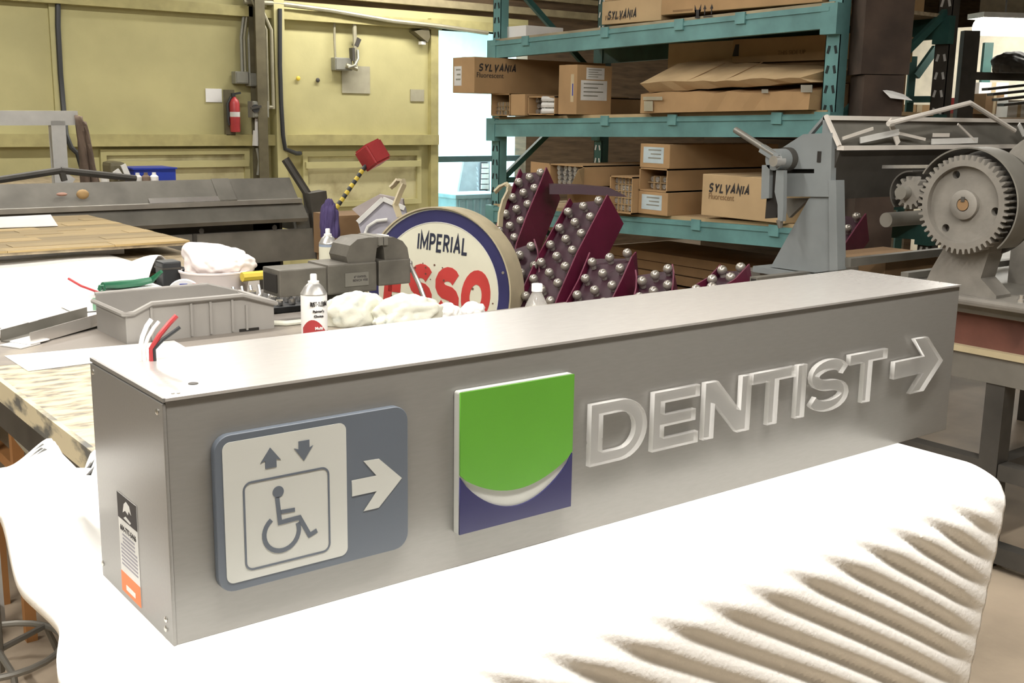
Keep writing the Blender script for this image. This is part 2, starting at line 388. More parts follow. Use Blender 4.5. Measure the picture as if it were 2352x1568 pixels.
# fire extinguisher
A, B = onwall(538, 222, .14), onwall(540, 303, .14)
t = thing('fire_extinguisher', (A.x, YW - .14, B.z), 'red fire extinguisher hung on the olive wall', 'fire extinguisher')
h = A.z - B.z; r = .045
MB().lathe([(r * .9, 0), (r, .01), (r, h * .8), (r * .8, h * .9), (r * .35, h * .97), (r * .35, h)], (A.x, YW - .14, B.z)).build('cylinder', m_red, t, True)
MB().lathe([(r * 1.01, h * .43), (r * 1.02, h * .44), (r * 1.02, h * .56), (r * 1.01, h * .57)], (A.x, YW - .14, B.z)).build('label_band', m_labelw, t, True)
MB().bar((A.x - .02, YW - .14, A.z + .02), (A.x + .06, YW - .14, A.z + .035), .018, .02).bar((A.x - .01, YW - .14, A.z), (A.x - .01, YW - .14, A.z + .03), .03, .03).build('handle', m_blk, t)
MB().tube([(A.x - .03, YW - .14, A.z), (A.x - .06, YW - .13, A.z - .06), (A.x - .058, YW - .13, B.z + .1), (A.x - .05, YW - .13, B.z + .06)], .012).build('hose', m_blk, t, True)
MB().box(A.x - .07, A.x + .02, YW - .1, YW - .06, B.z - .03, A.z + .06).build('bracket_board', m_col, t)
# papers on the wall
for a, b, lb in (((472, 203), (510, 235), 'white notice sheet taped to olive wall left of extinguisher'), ((785, 150), (850, 215), 'grey notice sheet on olive wall under the junction box'), ((943, 205), (974, 233), 'small grey plate on olive wall near the doorway')):
    A, B = onwall(*a, .01), onwall(*b, .01)
    MB().box(A.x, B.x, YW - .012, YW - .002, B.z, A.z).build('notice_sheet', m_paper if a[0] < 600 else mat('grey_sheet', (.36, .34, .25), .7), None, False, label=lb, cat='notice')
for a, m, lb in (((685, 180), m_yel, 'small yellow tag stuck on the olive wall'), ((730, 184), m_steeld, 'small dark hook screwed to the olive wall')):
    c = onwall(*a, .02); MB().sphere(c, .022, 2, (1, .5, 1)).cyl(c, c + V((0, .03, 0)), .008).build('wall_tag', m, None, True, label=lb, cat='hook')
# column with conduits
cx0, cx1 = P(586, 100, y=YW - .2).x, P(608, 100, y=YW - .2).x
t = thing('steel_column', ((cx0 + cx1) / 2, YW - .15, 0), 'dark steel column with conduits standing against the olive wall', 'column')
MB().box(cx0, cx1, YW - .22, YW - .205, 0, 4.4).box(cx0, cx1, YW - .09, YW - .075, 0, 4.4).box((cx0 + cx1) / 2 - .008, (cx0 + cx1) / 2 + .008, YW - .21, YW - .08, 0, 4.4).build('column_body', m_col, t)
for k, (px, top, bot, dy, r) in enumerate(((556, 95, 164, .06, .014), (563, 95, 164, .06, .014), (574, 80, 168, .07, .014), (579, 90, 168, .07, .012))):
    b = onwall(px, bot, dy); MB().tube([b, V((b.x, b.y, b.z + .3)), onwall(px + 3, 40, dy), onwall(px + 16, 12, dy), onwall(px + 30, -20, dy + .02), onwall(px + 34, -70, dy + .02)], r).build('conduit', m_rod if k % 2 else m_ebox, t, True)
for px, r in ((628, .016), (616, .013)):
    a = onwall(px, 250, .17); MB().tube([a, V((a.x, a.y, 1.9)), V((a.x, a.y, 2.2)), V((a.x - .15, a.y, 2.5)), V((a.x - .2, a.y, 3.2))], r).build('conduit', m_rod, t, True)
MB().tube([onwall(590, 272, .15), onwall(590, 300, .15)], .02).tube([onwall(590, 300, .15), onwall(588, 335, .15)], .036).build('cable_gland', m_labelw, t, True)
MB().tube([onwall(606, 246, .15), onwall(628, 246, .17)], .016).build('conduit', m_rod, t, True)
MB().tube([onwall(590, 340, .15), onwall(596, 370, .15), onwall(592, 402, .15)], .014).build('cable', m_ebox, t, True)
# long cables
MB().tube([onwall(133, -30, .05), onwall(133, 60, .05), onwall(139, 170, .05), onwall(148, 275, .05), onwall(152, 310, .14), onwall(163, 338, .14), onwall(178, 352, .14), onwall(192, 400, .14)], .022).build('wall_cable', m_blk, None, True, label='black cable hanging down the olive wall behind the white rail', cat='cable')
MB().tube([onwall(643, 20, .16), onwall(643, 150, .16), onwall(646, 240, .16), onwall(650, 310, .16), onwall(655, 342, .16), onwall(680, 352, .13), onwall(690, 352, .1)], .02).build('wall_cable', m_blk, None, True, label='black cable beside the olive pilaster, bending right at its foot', cat='cable')
MB().tube([onwall(560, 4, .12), onwall(640, 8, .12), onwall(760, 24, .12), onwall(900, 48, .12), onwall(1010, 60, .12), onwall(1120, 76, .12)], .022).build('wall_conduit', m_rod, None, True, label='long conduit running along the top of the olive wall', cat='conduit')
c = onwall(975, 78, .1); t = thing('security_lamp', c, 'small dark wedge lamp on the wall beside the doorway', 'lamp')
MB().prism([c + V((-.12, 0, .02)), c + V((.05, 0, .06)), c + V((.07, 0, -.02)), c + V((.04, 0, -.08))], (0, .1, 0)).build('housing', m_col, t)
MB().box(c.x - .02, c.x + .03, c.y + .02, c.y + .08, c.z - .1, c.z - .07).build('lens', m_labelw, t)

# ================================================================== annex things seen through the doorway
A = P(1062, 370, y=9.6)
t = thing('leaning_panel', (A.x + .25, 9.6, 0), 'glossy dark panel leaning in the bright room behind the doorway', 'panel')
MB().prism([P(1066, 370, y=9.6), P(1125, 365, y=9.6), P(1125, 470, y=9.4), P(1048, 470, y=9.4)], (0, .03, .01)).build('sheet', m_mirror, t)
q = [P(1105, 372, y=9.55), P(1120, 372, y=9.55), P(1120, 440, y=9.45), P(1102, 440, y=9.45)]
MB().prism(q, (0, .02, 0)).build('vent_frame', m_blk, t)
for k in range(5):
    a = q[0].lerp(q[3], .12 + k * .18); b = q[1].lerp(q[2], .12 + k * .18); MB().bar(a + V((0, -.02, 0)), b + V((0, -.02, 0)), .05, .012).build('slat', m_labelw, t)
A, B = P(1048, 447, y=9.0), P(1158, 520, y=9.0)
t = thing('blue_grey_crate', ((A.x + B.x) / 2, 9, 0), 'blue-grey ribbed crate standing inside the doorway', 'crate')
mc = mat('crate_bluegrey', (.20, .33, .38), .5)
MB().box(A.x, B.x, 9.0, 9.4, .3, A.z - .03, .02).box(A.x + .03, B.x - .03, 9.03, 9.37, 0, .3).build('body', mc, t)
MB().box(A.x - .02, B.x + .02, 8.98, 9.42, A.z - .05, A.z, .01).build('rim', mc, t)
for k in range(7):
    xx = A.x + (B.x - A.x) * (k + .5) / 7; MB().box(xx - .012, xx + .012, 8.985, 9.0, .32, A.z - .06).build('rib', mc, t)

# ================================================================== the illuminated sign box (the main thing)
SL, SD, SH = 1.651, .263, .305
sg = thing('sign_box', (SL / 2, SD / 2, T), 'long satin grey aluminium sign box with lift plate, green logo and clear acrylic letters', 'sign')
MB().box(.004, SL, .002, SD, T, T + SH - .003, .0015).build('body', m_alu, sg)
MB().box(.003, SL + .001, 0, SD + .001, T + SH - .003, T + SH, .001).build('top_panel', m_alulit, sg)
MB().box(.003, SL + .001, -.0008, .0006, T + SH - .003, T + SH + .0006).build('top_flange', m_alulit, sg, label='thin flange along the top front edge')
MB().box(0, .004, .001, SD - .001, T, T + SH - .006, .001).build('end_panel', m_alu, sg)
MB().box(.0005, .004, .0, SD, T + SH - .004, T + SH + .001).build('end_flange', m_alu, sg)
for (yy, zz) in ((.25, 1.159), (.017, 1.157), (.024, .884), (.022, .897), (.257, .889)):
    MB().lathe([(.004, 0), (.004, .001), (.002, .0022)], (0, yy, zz), (-1, 0, 0), 12).build('screw', m_screw, sg, True)
for c in ((.058, .053),): MB().lathe([(.006, 0), (.006, .0008), (.004, .001)], (c[0], c[1], T + SH), UP, 16).build('hole_plug', m_steeld, sg, True)
for c in ((.02, .02), (.026, .018)): MB().lathe([(.002, 0), (.002, .001)], (c[0], c[1], T + SH), UP, 10).build('rivet', m_screw, sg, True)
# supply wires out of the top
for nm, m, o, rr, tip in (('white_wire', m_paper, (-.008, .004), .0032, (0, 0, 0)), ('white_wire', m_paper, (-.004, .0), .0026, (.004, -.004, -.003)), ('red_wire', m_red, (.004, -.004), .0036, (.018, -.012, .006)), ('black_wire', m_blk, (.007, -.006), .0026, (.018, -.012, -.012))):
    b = V((.058 + o[0], .207 + o[1], T + SH)); q = V(tip)
    MB().tube([b, b + V((.0, 0, .016)), b + V((.004, .0, .032)) + q * .35, b + V((.011, .002, .045)) + q * .7, b + V((.018, .003, .053)) + q * .85], rr).build(nm, m, sg, True)
# maker's sticker on the end
FR = frame((0, .179, .879), (0, -1, 0), UP)
fx = lambda o=0: FR @ Matrix.Translation((0, 0, o))
st = link(shape([rrect(0, 0, .071, .136, .001)], .0006, FR), 'sticker', m_labelw, sg, label='white maker sticker with black head and orange foot')
link(shape([[(0, .102), (.071, .102), (.071, .136), (0, .136)]], .0003, fx(.0006)), 'print_black', m_ink, st)
link(shape([[(0, 0), (.071, 0), (.071, .028), (0, .028)]], .0003, fx(.0006)), 'print_orange', m_orange, st)
link(shape([rrect(.018, .006, .052, .013, .001)], .0003, fx(.0009)), 'print_box', m_labelw, st)
link(shape([[(.02, .113), (.026, .126), (.034, .131), (.046, .128), (.052, .118), (.043, .121), (.04, .115), (.03, .118)], [(.022, .106), (.03, .110), (.05, .107), (.046, .104)]], .0003, fx(.0009)), 'print_emblem', m_labelw, st)
text('604-777-5446', .0105, fx(.0007) @ Matrix.Translation((.0355, .090, 0)), .0003, .02, 'print_number', m_ink, st)
for k in range(9):
    w_ = .045 if k < 3 else .06
    link(shape([[(.0355 - w_ / 2, .080 - k * .0052), (.0355 + w_ / 2, .080 - k * .0052), (.0355 + w_ / 2, .0825 - k * .0052), (.0355 - w_ / 2, .0825 - k * .0052)]], .0002, fx(.0006)), 'print_line', mat('print_grey', (.30, .29, .33), .7) if k == 0 else bpy.data.materials['print_grey'], st)
# lift direction plate
F0 = frame((0, 0, 0), (1, 0, 0), UP)          # x, z of the face; +z of the frame points to -y
def onface(polys, d0, d1, name, m, par, bevel=0, **k): return link(shape(polys, d1 - d0, F0 @ Matrix.Translation((0, 0, d0)), bevel), name, m, par, **k)
lp = onface([rrect(.055, .925, .324, 1.123, .021)], -.001, .0095, 'lift_plate', m_bgrey, sg, .001, label='blue-grey rounded plate with lift and wheelchair symbols')
onface([rrect(.065, .936, .231, 1.114, .010)], .0095, .0102, 'white_panel', m_panel, lp)
def ring(x0, y0, x1, y1, r, w_): return [rrect(x0, y0, x1, y1, r), rrect(x0 + w_, y0 + w_, x1 - w_, y1 - w_, r - w_)]
onface(ring(.089, .947, .206, 1.061, .011, .0025), .0102, .0107, 'symbol_frame', m_bgrey, lp)
onface([[(.126, 1.099), (.113, 1.081), (.119, 1.083), (.119, 1.073), (.134, 1.073), (.134, 1.083), (.140, 1.081)]], .0102, .0107, 'up_arrow', m_bgrey, lp)
onface([[(.171, 1.074), (.158, 1.092), (.164, 1.090), (.164, 1.100), (.179, 1.100), (.179, 1.090), (.184, 1.092)]], .0102, .0107, 'down_arrow', m_bgrey, lp)
onface([circ(.1352, 1.0405, .0075, 20)], .0102, .0107, 'symbol_head', m_bgrey, lp)
onface([stroke([(.1335, 1.034), (.1365, 1.0005), (.163, 1.0015), (.1765, .975), (.187, .979)], .0058)], .0102, .0107, 'symbol_body', m_bgrey, lp)
onface([[(.1375, 1.0165), (.157, 1.0155), (.157, 1.0105), (.138, 1.0115)]], .0102, .0107, 'symbol_arm', m_bgrey, lp)
onface([stroke(circ(.1385, .987, .0235, 22, math.radians(125), math.radians(380), True), .0058)], .0102, .0107, 'symbol_wheel', m_bgrey, lp)
onface([[(.314, 1.024), (.279, 1.057), (.256, 1.058), (.275, 1.035), (.2385, 1.035), (.2385, 1.0135), (.275, 1.0135), (.255, .990), (.278, .990)]], .0095, .0102, 'direction_arrow', m_panel, lp)
# square logo
arcg = [(.407 + .204 * i / 20, 1.009 - .038 * math.sin(math.pi * i / 20) ** .8 - .0) for i in range(21)]
arcn = [(.407 + .204 * i / 20, 1.008 - .062 * math.sin(math.pi * i / 20) ** .75) for i in range(21)]
lg = onface([rrect(.4055, .9225, .611, 1.1285, .004)], -.001, .010, 'logo_plate', m_panel, sg, label='square logo plate, green above and navy below a pale crescent')
onface([[(.4065, 1.1275)] + [(.407, 1.010)] + arcg[1:-1] + [(.6105, 1.010), (.6105, 1.1275)]], .010, .0125, 'green_field', m_green, lg)
onface([[(.4065, .9235)] + [(.407, 1.007)] + arcn[1:-1] + [(.6105, 1.007), (.6105, .9235)]], .010, .0125, 'navy_field', m_snavy, lg)
# acrylic letters
def arcpts(cx, cz, rx, rz, a0, a1, n): return [(cx + rx * math.cos(math.radians(a0 + (a1 - a0) * i / (n - 1))), cz + rz * math.sin(math.radians(a0 + (a1 - a0) * i / (n - 1)))) for i in range(n)]
Z0, Z1 = .977, 1.074; ZM = (Z0 + Z1) / 2; HW = .0245; HB = .019
D_ = [[(.648, Z0)] + arcpts(.712, ZM, .054, (Z1 - Z0) / 2, -90, 90, 18) + [(.648, Z1)],
      [(.648 + HW, Z0 + HB)] + arcpts(.710, ZM, .031, (Z1 - Z0) / 2 - HB, -90, 90, 16) + [(.648 + HW, Z1 - HB)]]
x = .780; xr = .884
E_ = [[(x, Z0), (xr, Z0), (xr, Z0 + HB), (x + HW, Z0 + HB), (x + HW, ZM - HB / 2), (xr - .008, ZM - HB / 2), (xr - .008, ZM + HB / 2), (x + HW, ZM + HB / 2), (x + HW, Z1 - HB), (xr, Z1 - HB), (xr, Z1), (x, Z1)]]
x = .897; xr = 1.011
N_ = [[(x, Z0), (x + HW, Z0), (x + HW, Z1 - .038), (xr - .030, Z0), (xr, Z0), (xr, Z1), (xr - HW, Z1), (xr - HW, Z0 + .038), (x + .030, Z1), (x, Z1)]]
def T_(x, xr):
    m_ = (x + xr) / 2
    return [[(m_ - HW / 2, Z0), (m_ + HW / 2, Z0), (m_ + HW / 2, Z1 - HB), (xr, Z1 - HB), (xr, Z1), (x, Z1), (x, Z1 - HB), (m_ - HW / 2, Z1 - HB)]]
I_ = [[(1.134, Z0), (1.134 + HW, Z0), (1.134 + HW, Z1), (1.134, Z1)]]
cxS, rS = 1.228, .0
up_ = arcpts(cxS, Z1 - .0100 - .0192, .044, .0192, 15, 270, 18); lo_ = arcpts(cxS, Z0 + .0100 + .0192, .047, .0192, 90, -165, 18)
S_ = [stroke(up_ + lo_[1:], .0200)]
AR = [[(1.594, 1.027), (1.533, 1.082), (1.488, 1.082), (1.527, 1.0435), (1.427, 1.0435), (1.427, 1.0095), (1.527, 1.0095), (1.488, .972), (1.534, .972)]]
for nm, sh in (('letter_d', D_), ('letter_e', E_), ('letter_n', N_), ('letter_t', T_(1.014, 1.128)), ('letter_i', I_), ('letter_s', S_), ('letter_t', T_(1.284, 1.400)), ('arrow', AR)):
    me = shape(sh, .0105, F0 @ Matrix.Translation((0, 0, .0005)), .0006)
    me.materials.append(m_acr); me.materials.append(m_acre)
    for p in me.polygons: p.material_index = 0 if abs(p.normal.y) > .9 else 1
    link(me, nm, None, sg, label='clear acrylic ' + nm.replace('_', ' '))

# ================================================================== table under the sign, and the foam sheet on it
tb = thing('work_table', (.7, .15, 0), 'work table under the white foam and the sign box', 'table')
MB().box(-.06, 1.47, -.13, .45, T - .055, T - .022).build('table_top', m_wood, tb)
for xx in (.05, 1.40):
    for yy in (-.09, .40): MB().box(xx - .02, xx + .02, yy - .02, yy + .02, 0, T - .055).build('leg', m_steeld, tb)
for yy in (-.09, .40): MB().box(.05, 1.40, yy - .012, yy + .012, .18, .22).build('rail', m_steeld, tb)
def interp(t, K):
    for (a, b), (c, d) in zip(K, K[1:]):
        if t <= c:
            f = (t - a) / (c - a) if c > a else 0; f = max(0, min(1, f)); f = f * f * (3 - 2 * f); return b + (d - b) * f
    return K[-1][1]
FR_ = .085
def foam(u, v):
    # v: 0 back edge .. 1 hem; arc length s from the back
    s = v * 1.20; yb = .50; yf = -.135
    flat = yb - yf; s2 = s - flat; q = FR_ * math.pi / 2
    if s2 < 0: y, z = yb - s, T
    elif s2 < q: a = s2 / FR_; y, z = yf - FR_ * math.sin(a), T - FR_ * (1 - math.cos(a))
    else: y, z = yf - FR_ - .02 * (s2 - q), T - FR_ - (s2 - q)
    hang = max(0, s2 - .06)
    xl = interp(-y, [(-.5, -.30), (-.46, -.16), (-.40, -.09), (-.31, -.098), (-.17, -.090), (0, -.13), (.25, -.15)]) + .05 * hang
    xr = 1.515 - .24 * hang
    x = xl + (xr - xl) * u
    if s2 > .02:
        ph = 2 * math.pi * (x - 1.75 * hang) / .092 + .8 * math.sin(3 * x + 5 * hang)
        k = min(1, (s2 - .02) / .12); amp = k * k * (3 - 2 * k) * (.0040 + .0012 * math.sin(6.1 * x + 4 * hang)) * (.25 + .75 * min(1, max(0, (xr - x) / .12)))
        d = amp * (math.sin(ph) + .25 * math.sin(2 * ph + 1) + .15 * math.sin(5.3 * x + 9 * hang))
        a = min(1, s2 / q) * math.pi / 2
        y -= d * math.sin(a); z += d * math.cos(a)
    e = (xr - x)
    if e < .04: z -= .022 * (1 - e / .04) ** 2 * max(0, 1 - max(0, s2) / .10)
    if y > .29:
        k = min(1, (y - .29) / .2); k = k * k * (3 - 2 * k)
        z += k * interp(x, [(-.3, .06), (-.07, .105), (.004, .137), (.036, .045), (.07, .105), (.16, .04), (1.6, .02)])
        z += .006 * k * math.sin(x * 40)
    return V((x, y, z))
fb = MB().grid(foam, 260, 150)
bmesh.ops.recalc_face_normals(fb.b, faces=fb.b.faces)
fo = fb.build('foam_sheet', m_foam, None, True, label='rippled white foam sheet draped over the table under the sign box', cat='foam sheet')
md = fo.modifiers.new('thick', 'SOLIDIFY'); md.thickness = .02; md.offset = -1
if fo.data.polygons[len(fo.data.polygons) // 4].normal.z < 0: md.offset = 1

# ================================================================== workbench and what lies on it
wbn = thing('workbench', (1.1, 1.9, 0), 'paint-splattered workbench behind the sign box', 'workbench')
BX0, BX1, BY0, BY1 = .172, 2.02, .78, 2.98
MB().prism([V((x, y, T - .045)) for x, y in ((BX0 + .42, BY0), (BX1, BY0), (BX1, 1.665), (1.44, 1.665), (1.44, BY1), (BX0 + .004, BY1), (BX0 + .004, 1.70), (BX0 + .42, 1.55))], (0, 0, .045)).build('bench_top', m_bench, wbn)
MB().prism([V((x, y, T - .045)) for x, y in ((BX0 + .004, BY0), (BX0 + .42, BY0), (BX0 + .42, 1.55), (BX0 + .004, 1.70))], (0, 0, .0445)).build('paint_splashed_top', mat('paint_splashed_top', (.62, .53, .36), .7, col2=(.20, .18, .15), scale=9, thresh=(.36, .56), stretch=(1.6, 4, 1), bump=.15), wbn)
MB().box(BX0 - .008, BX0 + .004, BY0, BY1, T - .05, T + .002).build('edge_board', mat('paint_splashed_edge', (.62, .55, .38), .7, col2=(.13, .13, .12), scale=7, thresh=(.38, .5), stretch=(1, 1, 3)), wbn)
for xx, yy in ((BX0 + .03, BY0 + .05), (BX0 + .03, BY1 - .06), (BX1 - .06, BY0 + .05), (BX1 - .06, 1.6), (1.38, BY1 - .06)):
    MB().box(xx - .025, xx + .025, yy - .025, yy + .025, 0, T - .045).build('leg', m_wood, wbn)
MB().box(BX0 + .03, BX0 + .06, BY0 + .06, BY1 - .06, T - .16, T - .05).build('apron', m_steeld, wbn)
MB().box(.75, 1.35, BY0 + .05, BY1 - .06, .16, .19).build('lower_shelf', m_steeld, wbn)
# odds and ends under the bench's left end
MB().box(.28, .31, 1.95, 1.98, 0, .78).box(.28, .31, 2.25, 2.28, 0, .78).box(.28, .31, 1.98, 2.25, .50, .53).build('timber_trestle', mat('orange_wood', (.42, .20, .07), .7), None, False, label='orange-brown wooden trestle stored under the workbench', cat='trestle')
MB().box(.245, .26, 2.10, 2.14, 0, .80).build('batten', m_labelw, None, False, label='white batten standing under the workbench', cat='batten')
MB().tube([(.22, 1.62, .70), (.26, 1.50, .62)], .010).tube([(.26, 1.50, .62), (.27, 1.47, .60)], .018).build('pull_rod', m_bright, None, True, label='shiny rod poking out under the bench edge', cat='rod')
st2 = thing('tripod_stand', (.16, 1.74, 0), 'grey steel stand with a round foot ring beside the workbench', 'stand')
MB().tube([(.16, 1.74, .04), (.16, 1.74, .55)], .014).build('post', m_steel, st2, True)
MB().tube([(.16 + .16 * math.cos(a * math.pi / 12), 1.74 + .16 * math.sin(a * math.pi / 12), .10) for a in range(24)], .009, closed=True).build('ring', m_steel, st2, True)
for k in range(3):
    a = k * 2.1 + .5; MB().tube([(.16, 1.74, .10), (.16 + .16 * math.cos(a), 1.74 + .16 * math.sin(a), .10), (.16 + .2 * math.cos(a), 1.74 + .2 * math.sin(a), .0)], .009).build('leg', m_steel, st2, True)
MB().lathe([(.05, 0), (.06, .01), (.062, .1), (.055, .1), (.05, .01)], (.17, 2.06, 0)).build('paint_pot', m_white, None, True, label='white pot on the floor beside the steel stand', cat='pot')
# loose papers
def sheet(name, pts, m, z, lb, cat='paper', th=.0012): return MB().prism([V((p[0], p[1], z)) for p in pts], (0, 0, th)).build(name, m, None, False, label=lb, cat=cat)
sheet('paper_strip', [(.243, 1.793), (.246, 1.583), (.66, 1.60), (.672, 1.746)], m_paper, T + .0005, 'long white paper strip on the bench in front of the grey bin')
for k, (a, b) in enumerate(((0, 0), (.03, .02))):
    sheet('paper_scrap', [(.265 + a, 1.93 + b), (.30 + a, 1.86 + b), (.36 + a, 1.90 + b), (.335 + a, 1.975 + b)], m_paper, T + .001 + k * .004, ('lower' if k == 0 else 'upper') + ' white paper scrap at the bench corner', th=.003)
for k in range(2):
    c = V((.285 + .03 * k, 2.03 + .03 * k, T + .014)); MB().sphere(c, .017, 2, (1.3, 1, .8)).build('crumpled_paper', m_paper, None, False, label=('crumpled white paper ball touching the paper scraps', 'crumpled white paper ball farther along the bench edge')[k], cat='paper', group='crumpled papers')
# metal channel tray leaning
ch = thing('metal_channel', (.45, 1.97, T), 'pale metal channel with a white tag lying beside the grey bin', 'metal channel')
a, b = V((.335, 1.90, T)), V((.62, 2.08, T + .01)); dx = (b - a).normalized(); dy = V((-dx.y, dx.x, 0))
MB().obox((a + b) / 2 + UP * .002 + dy * .05, dx, dy, UP, (b - a).length / 2, .05, .002).build('web', m_steel, ch)
for k in (0, .1): MB().obox((a + b) / 2 + dy * k + UP * .017, dx, dy, UP, (b - a).length / 2, .0015, .017).build('flange', m_bright if k == 0 else m_steel, ch)
MB().obox(a + dx * .12 + dy * .11 + UP * .034, dx, dy, UP, .018, .012, .001).build('tag', m_paper, ch)
# grey plastic bin: open tray with flared rim, scooped front
def bin_(x0, x1, y0, y1, z0, z1):
    t = thing('storage_bin', ((x0 + x1) / 2, (y0 + y1) / 2, z0), 'grey plastic parts bin with stepped rim on the bench', 'bin')
    th = .006; b = MB()
    b.box(x0 + th, x1 - th, y0 + th, y1 - th, z0 + .004, z0 + .01)
    zl, zf = z1 - .02, z1
    b.prism([V((x0, y0, z0)), V((x1, y0, z0)), V((x1, y0, z1 - .03)), V((x1 - .10, y0, z1)), V((x0 + .07, y0, z1)), V((x0 + .02, y0, z1 - .022)), V((x0, y0, z1 - .022))], (0, th, 0))
    b.prism([V((x0, y1, z0)), V((x1, y1, z0)), V((x1, y1, z1 - .03)), V((x1 - .10, y1, z1)), V((x0, y1, z1))], (0, -th, 0))
    b.box(x0, x0 + th, y0 + th, y1 - th, z0, z1 - .022); b.box(x1 - th, x1, y0 + th, y1 - th, z0, z1 - .03)
    b.build('shell', m_bin, t)
    MB().tube([(x0 - .008, y1, z1 - .02), (x0 - .008, y0 - .008, z1 - .02), (x0 + .02, y0 - .008, z1 - .02), (x0 + .07, y0 - .008, z1 + .002), (x1 - .10, y0 - .008, z1 + .002), (x1 + .004, y0 - .008, z1 - .03), (x1 + .004, y1, z1 - .03)], .007, 6).build('rim', m_bin, t)
    MB().tube([(x0, y1 + .004, z1), (x1 - .10, y1 + .004, z1), (x1, y1 + .004, z1 - .03)], .006, 6).build('rim', m_bin, t)
    for f in (.16, .42, .55, .70, .80): MB().box(x0 + (x1 - x0) * f - .003, x0 + (x1 - x0) * f + .003, y0 - .006, y0, z0 + .004, z1 - .008 - (.02 if f > .75 else 0)).build('rib', m_bin, t)
    MB().box(x1 - .11, x1 - .05, y0 - .004, y0 + .001, z0, z0 + .008).build('foot_notch', m_dark, t)
    return t
bin_(.55, .985, 1.77, 2.02, T, T + .105)
# white cartons behind the bin
t = thing('small_carton', (.72, 2.32, T + .009), 'small white carton with green and red print behind the grey bin', 'carton')
MB().box(.56, .86, 2.28, 2.42, T + .009, T + .062, .002).build('carton', m_paper, t)
MB().box(.62, .70, 2.278, 2.28, T + .012, T + .05).build('print_green', mat('print_green', (.22, .42, .28), .6), t)
MB().box(.74, .84, 2.278, 2.28, T + .01, T + .035).build('print_red', mat('print_rose', (.62, .25, .25), .6), t)
text('BUTT', .03, frame((.70, 2.2775, T + .028), (1, 0, 0), UP), .0005, .01, 'lettering', bpy.data.materials['print_green'], t)
t = thing('spring_clamp', (.74, 2.34, T + .062), 'dark green spring clamp lying on the white carton', 'clamp')
mg = mat('clamp_green', (.02, .14, .07), .4)
MB().tube([(.66, 2.30, T + .085), (.72, 2.33, T + .078), (.79, 2.35, T + .075), (.83, 2.34, T + .082)], [.010, .013, .012, .009]).build('jaw', mg, t, True)
MB().tube([(.66, 2.33, T + .074), (.74, 2.36, T + .072), (.84, 2.37, T + .078), (.86, 2.33, T + .11)], [.009, .011, .011, .006]).build('jaw', mg, t, True)
MB().tube([(.655 + .010 * math.cos(k), 2.295, T + .075 + .010 * math.sin(k)) for k in (0, 1.05, 2.1, 3.14, 4.2, 5.2)], .004, closed=True).build('pivot', mg, t, True)
MB().tube([(.575, 2.36, T + .105), (.60, 2.32, T + .085), (.645, 2.22, T + .065), (.672, 2.10, T + .04)], .004).build('red_stick', m_red, None, True, label='thin red stick leaning over the white carton', cat='stick')
t = thing('tape_roll', (.86, 2.16, T), 'white roll with blue and red band standing in front of the clamp', 'tape roll')
MB().lathe([(.04, 0), (.055, 0), (.055, .03), (.04, .03)], (.86, 2.14, T + .055), (-.4, -.9, 0)).build('roll', m_paper, t, True)
for a, m in ((.0, m_blue), (.045, m_red)): MB().obox(V((.845 + a * .8, 2.105 - a * .3, T + .092)), V((.92, -.38, 0)), V((.38, .92, 0)), UP, .012, .002, .008).build('print', m, t)
t = thing('tool_case', (.93, 2.42, T), 'upright black plastic case beside the curled white sheet', 'case')
MB().box(.89, .955, 2.40, 2.47, T, T + .13, .006).build('body', m_blk, t); MB().box(.888, .957, 2.398, 2.472, T + .104, T + .11).build('lid_seam', m_steeld, t)
MB().box(.957, 1.00, 2.42, 2.50, T, T + .10, .01).build('pocket', m_blk, t)
# tub with rag
t = thing('plastic_tub', (1.05, 2.40, T), 'white plastic tub holding the pinkish rag', 'tub')
MB().lathe([(.10, .001), (.115, .09), (.12, .095), (.12, .10), (.11, .10), (.095, .01)], (1.055, 2.36, T), seg=32).build('tub_wall', m_ragp, t, True)
def ragmesh(c, sx, sy, sz, seed, peak=None, rough=.25):
    rnd = random.Random(seed); b = MB(); b.sphere((0, 0, 0), 1, 5)
    ks = [(V((rnd.uniform(-1, 1), rnd.uniform(-1, 1), rnd.uniform(-1, 1))) * rnd.uniform(2, 5), rnd.uniform(0, 6), rnd.uniform(.4, 1)) for _ in range(8)]; ks += [(V((rnd.uniform(-1, 1), rnd.uniform(-1, 1), rnd.uniform(-.6, .6))).normalized() * rnd.uniform(6, 11), rnd.uniform(0, 6), .32) for _ in range(7)]
    for v in b.b.verts:
        p = v.co.copy(); d = 1 + rough * sum(a * abs(math.sin(k.dot(p) + f)) for k, f, a in ks) / 4 - rough * .6
        q = p * d
        if peak and p.z > 0: q += V(peak) * max(0, p.dot(V(peak).normalized())) ** 6
        q.z = max(q.z, -.55)
        v.co = V(c) + V((q.x * sx, q.y * sy, (q.z + .55) * sz))
    return b
ragmesh((1.08, 2.36, T + .085), .085, .075, .045, 3, (-.55, .1, .75), .45).build('pink_rag', m_ragp, None, True, label='pale pinkish rag heaped in the plastic tub', cat='rag')
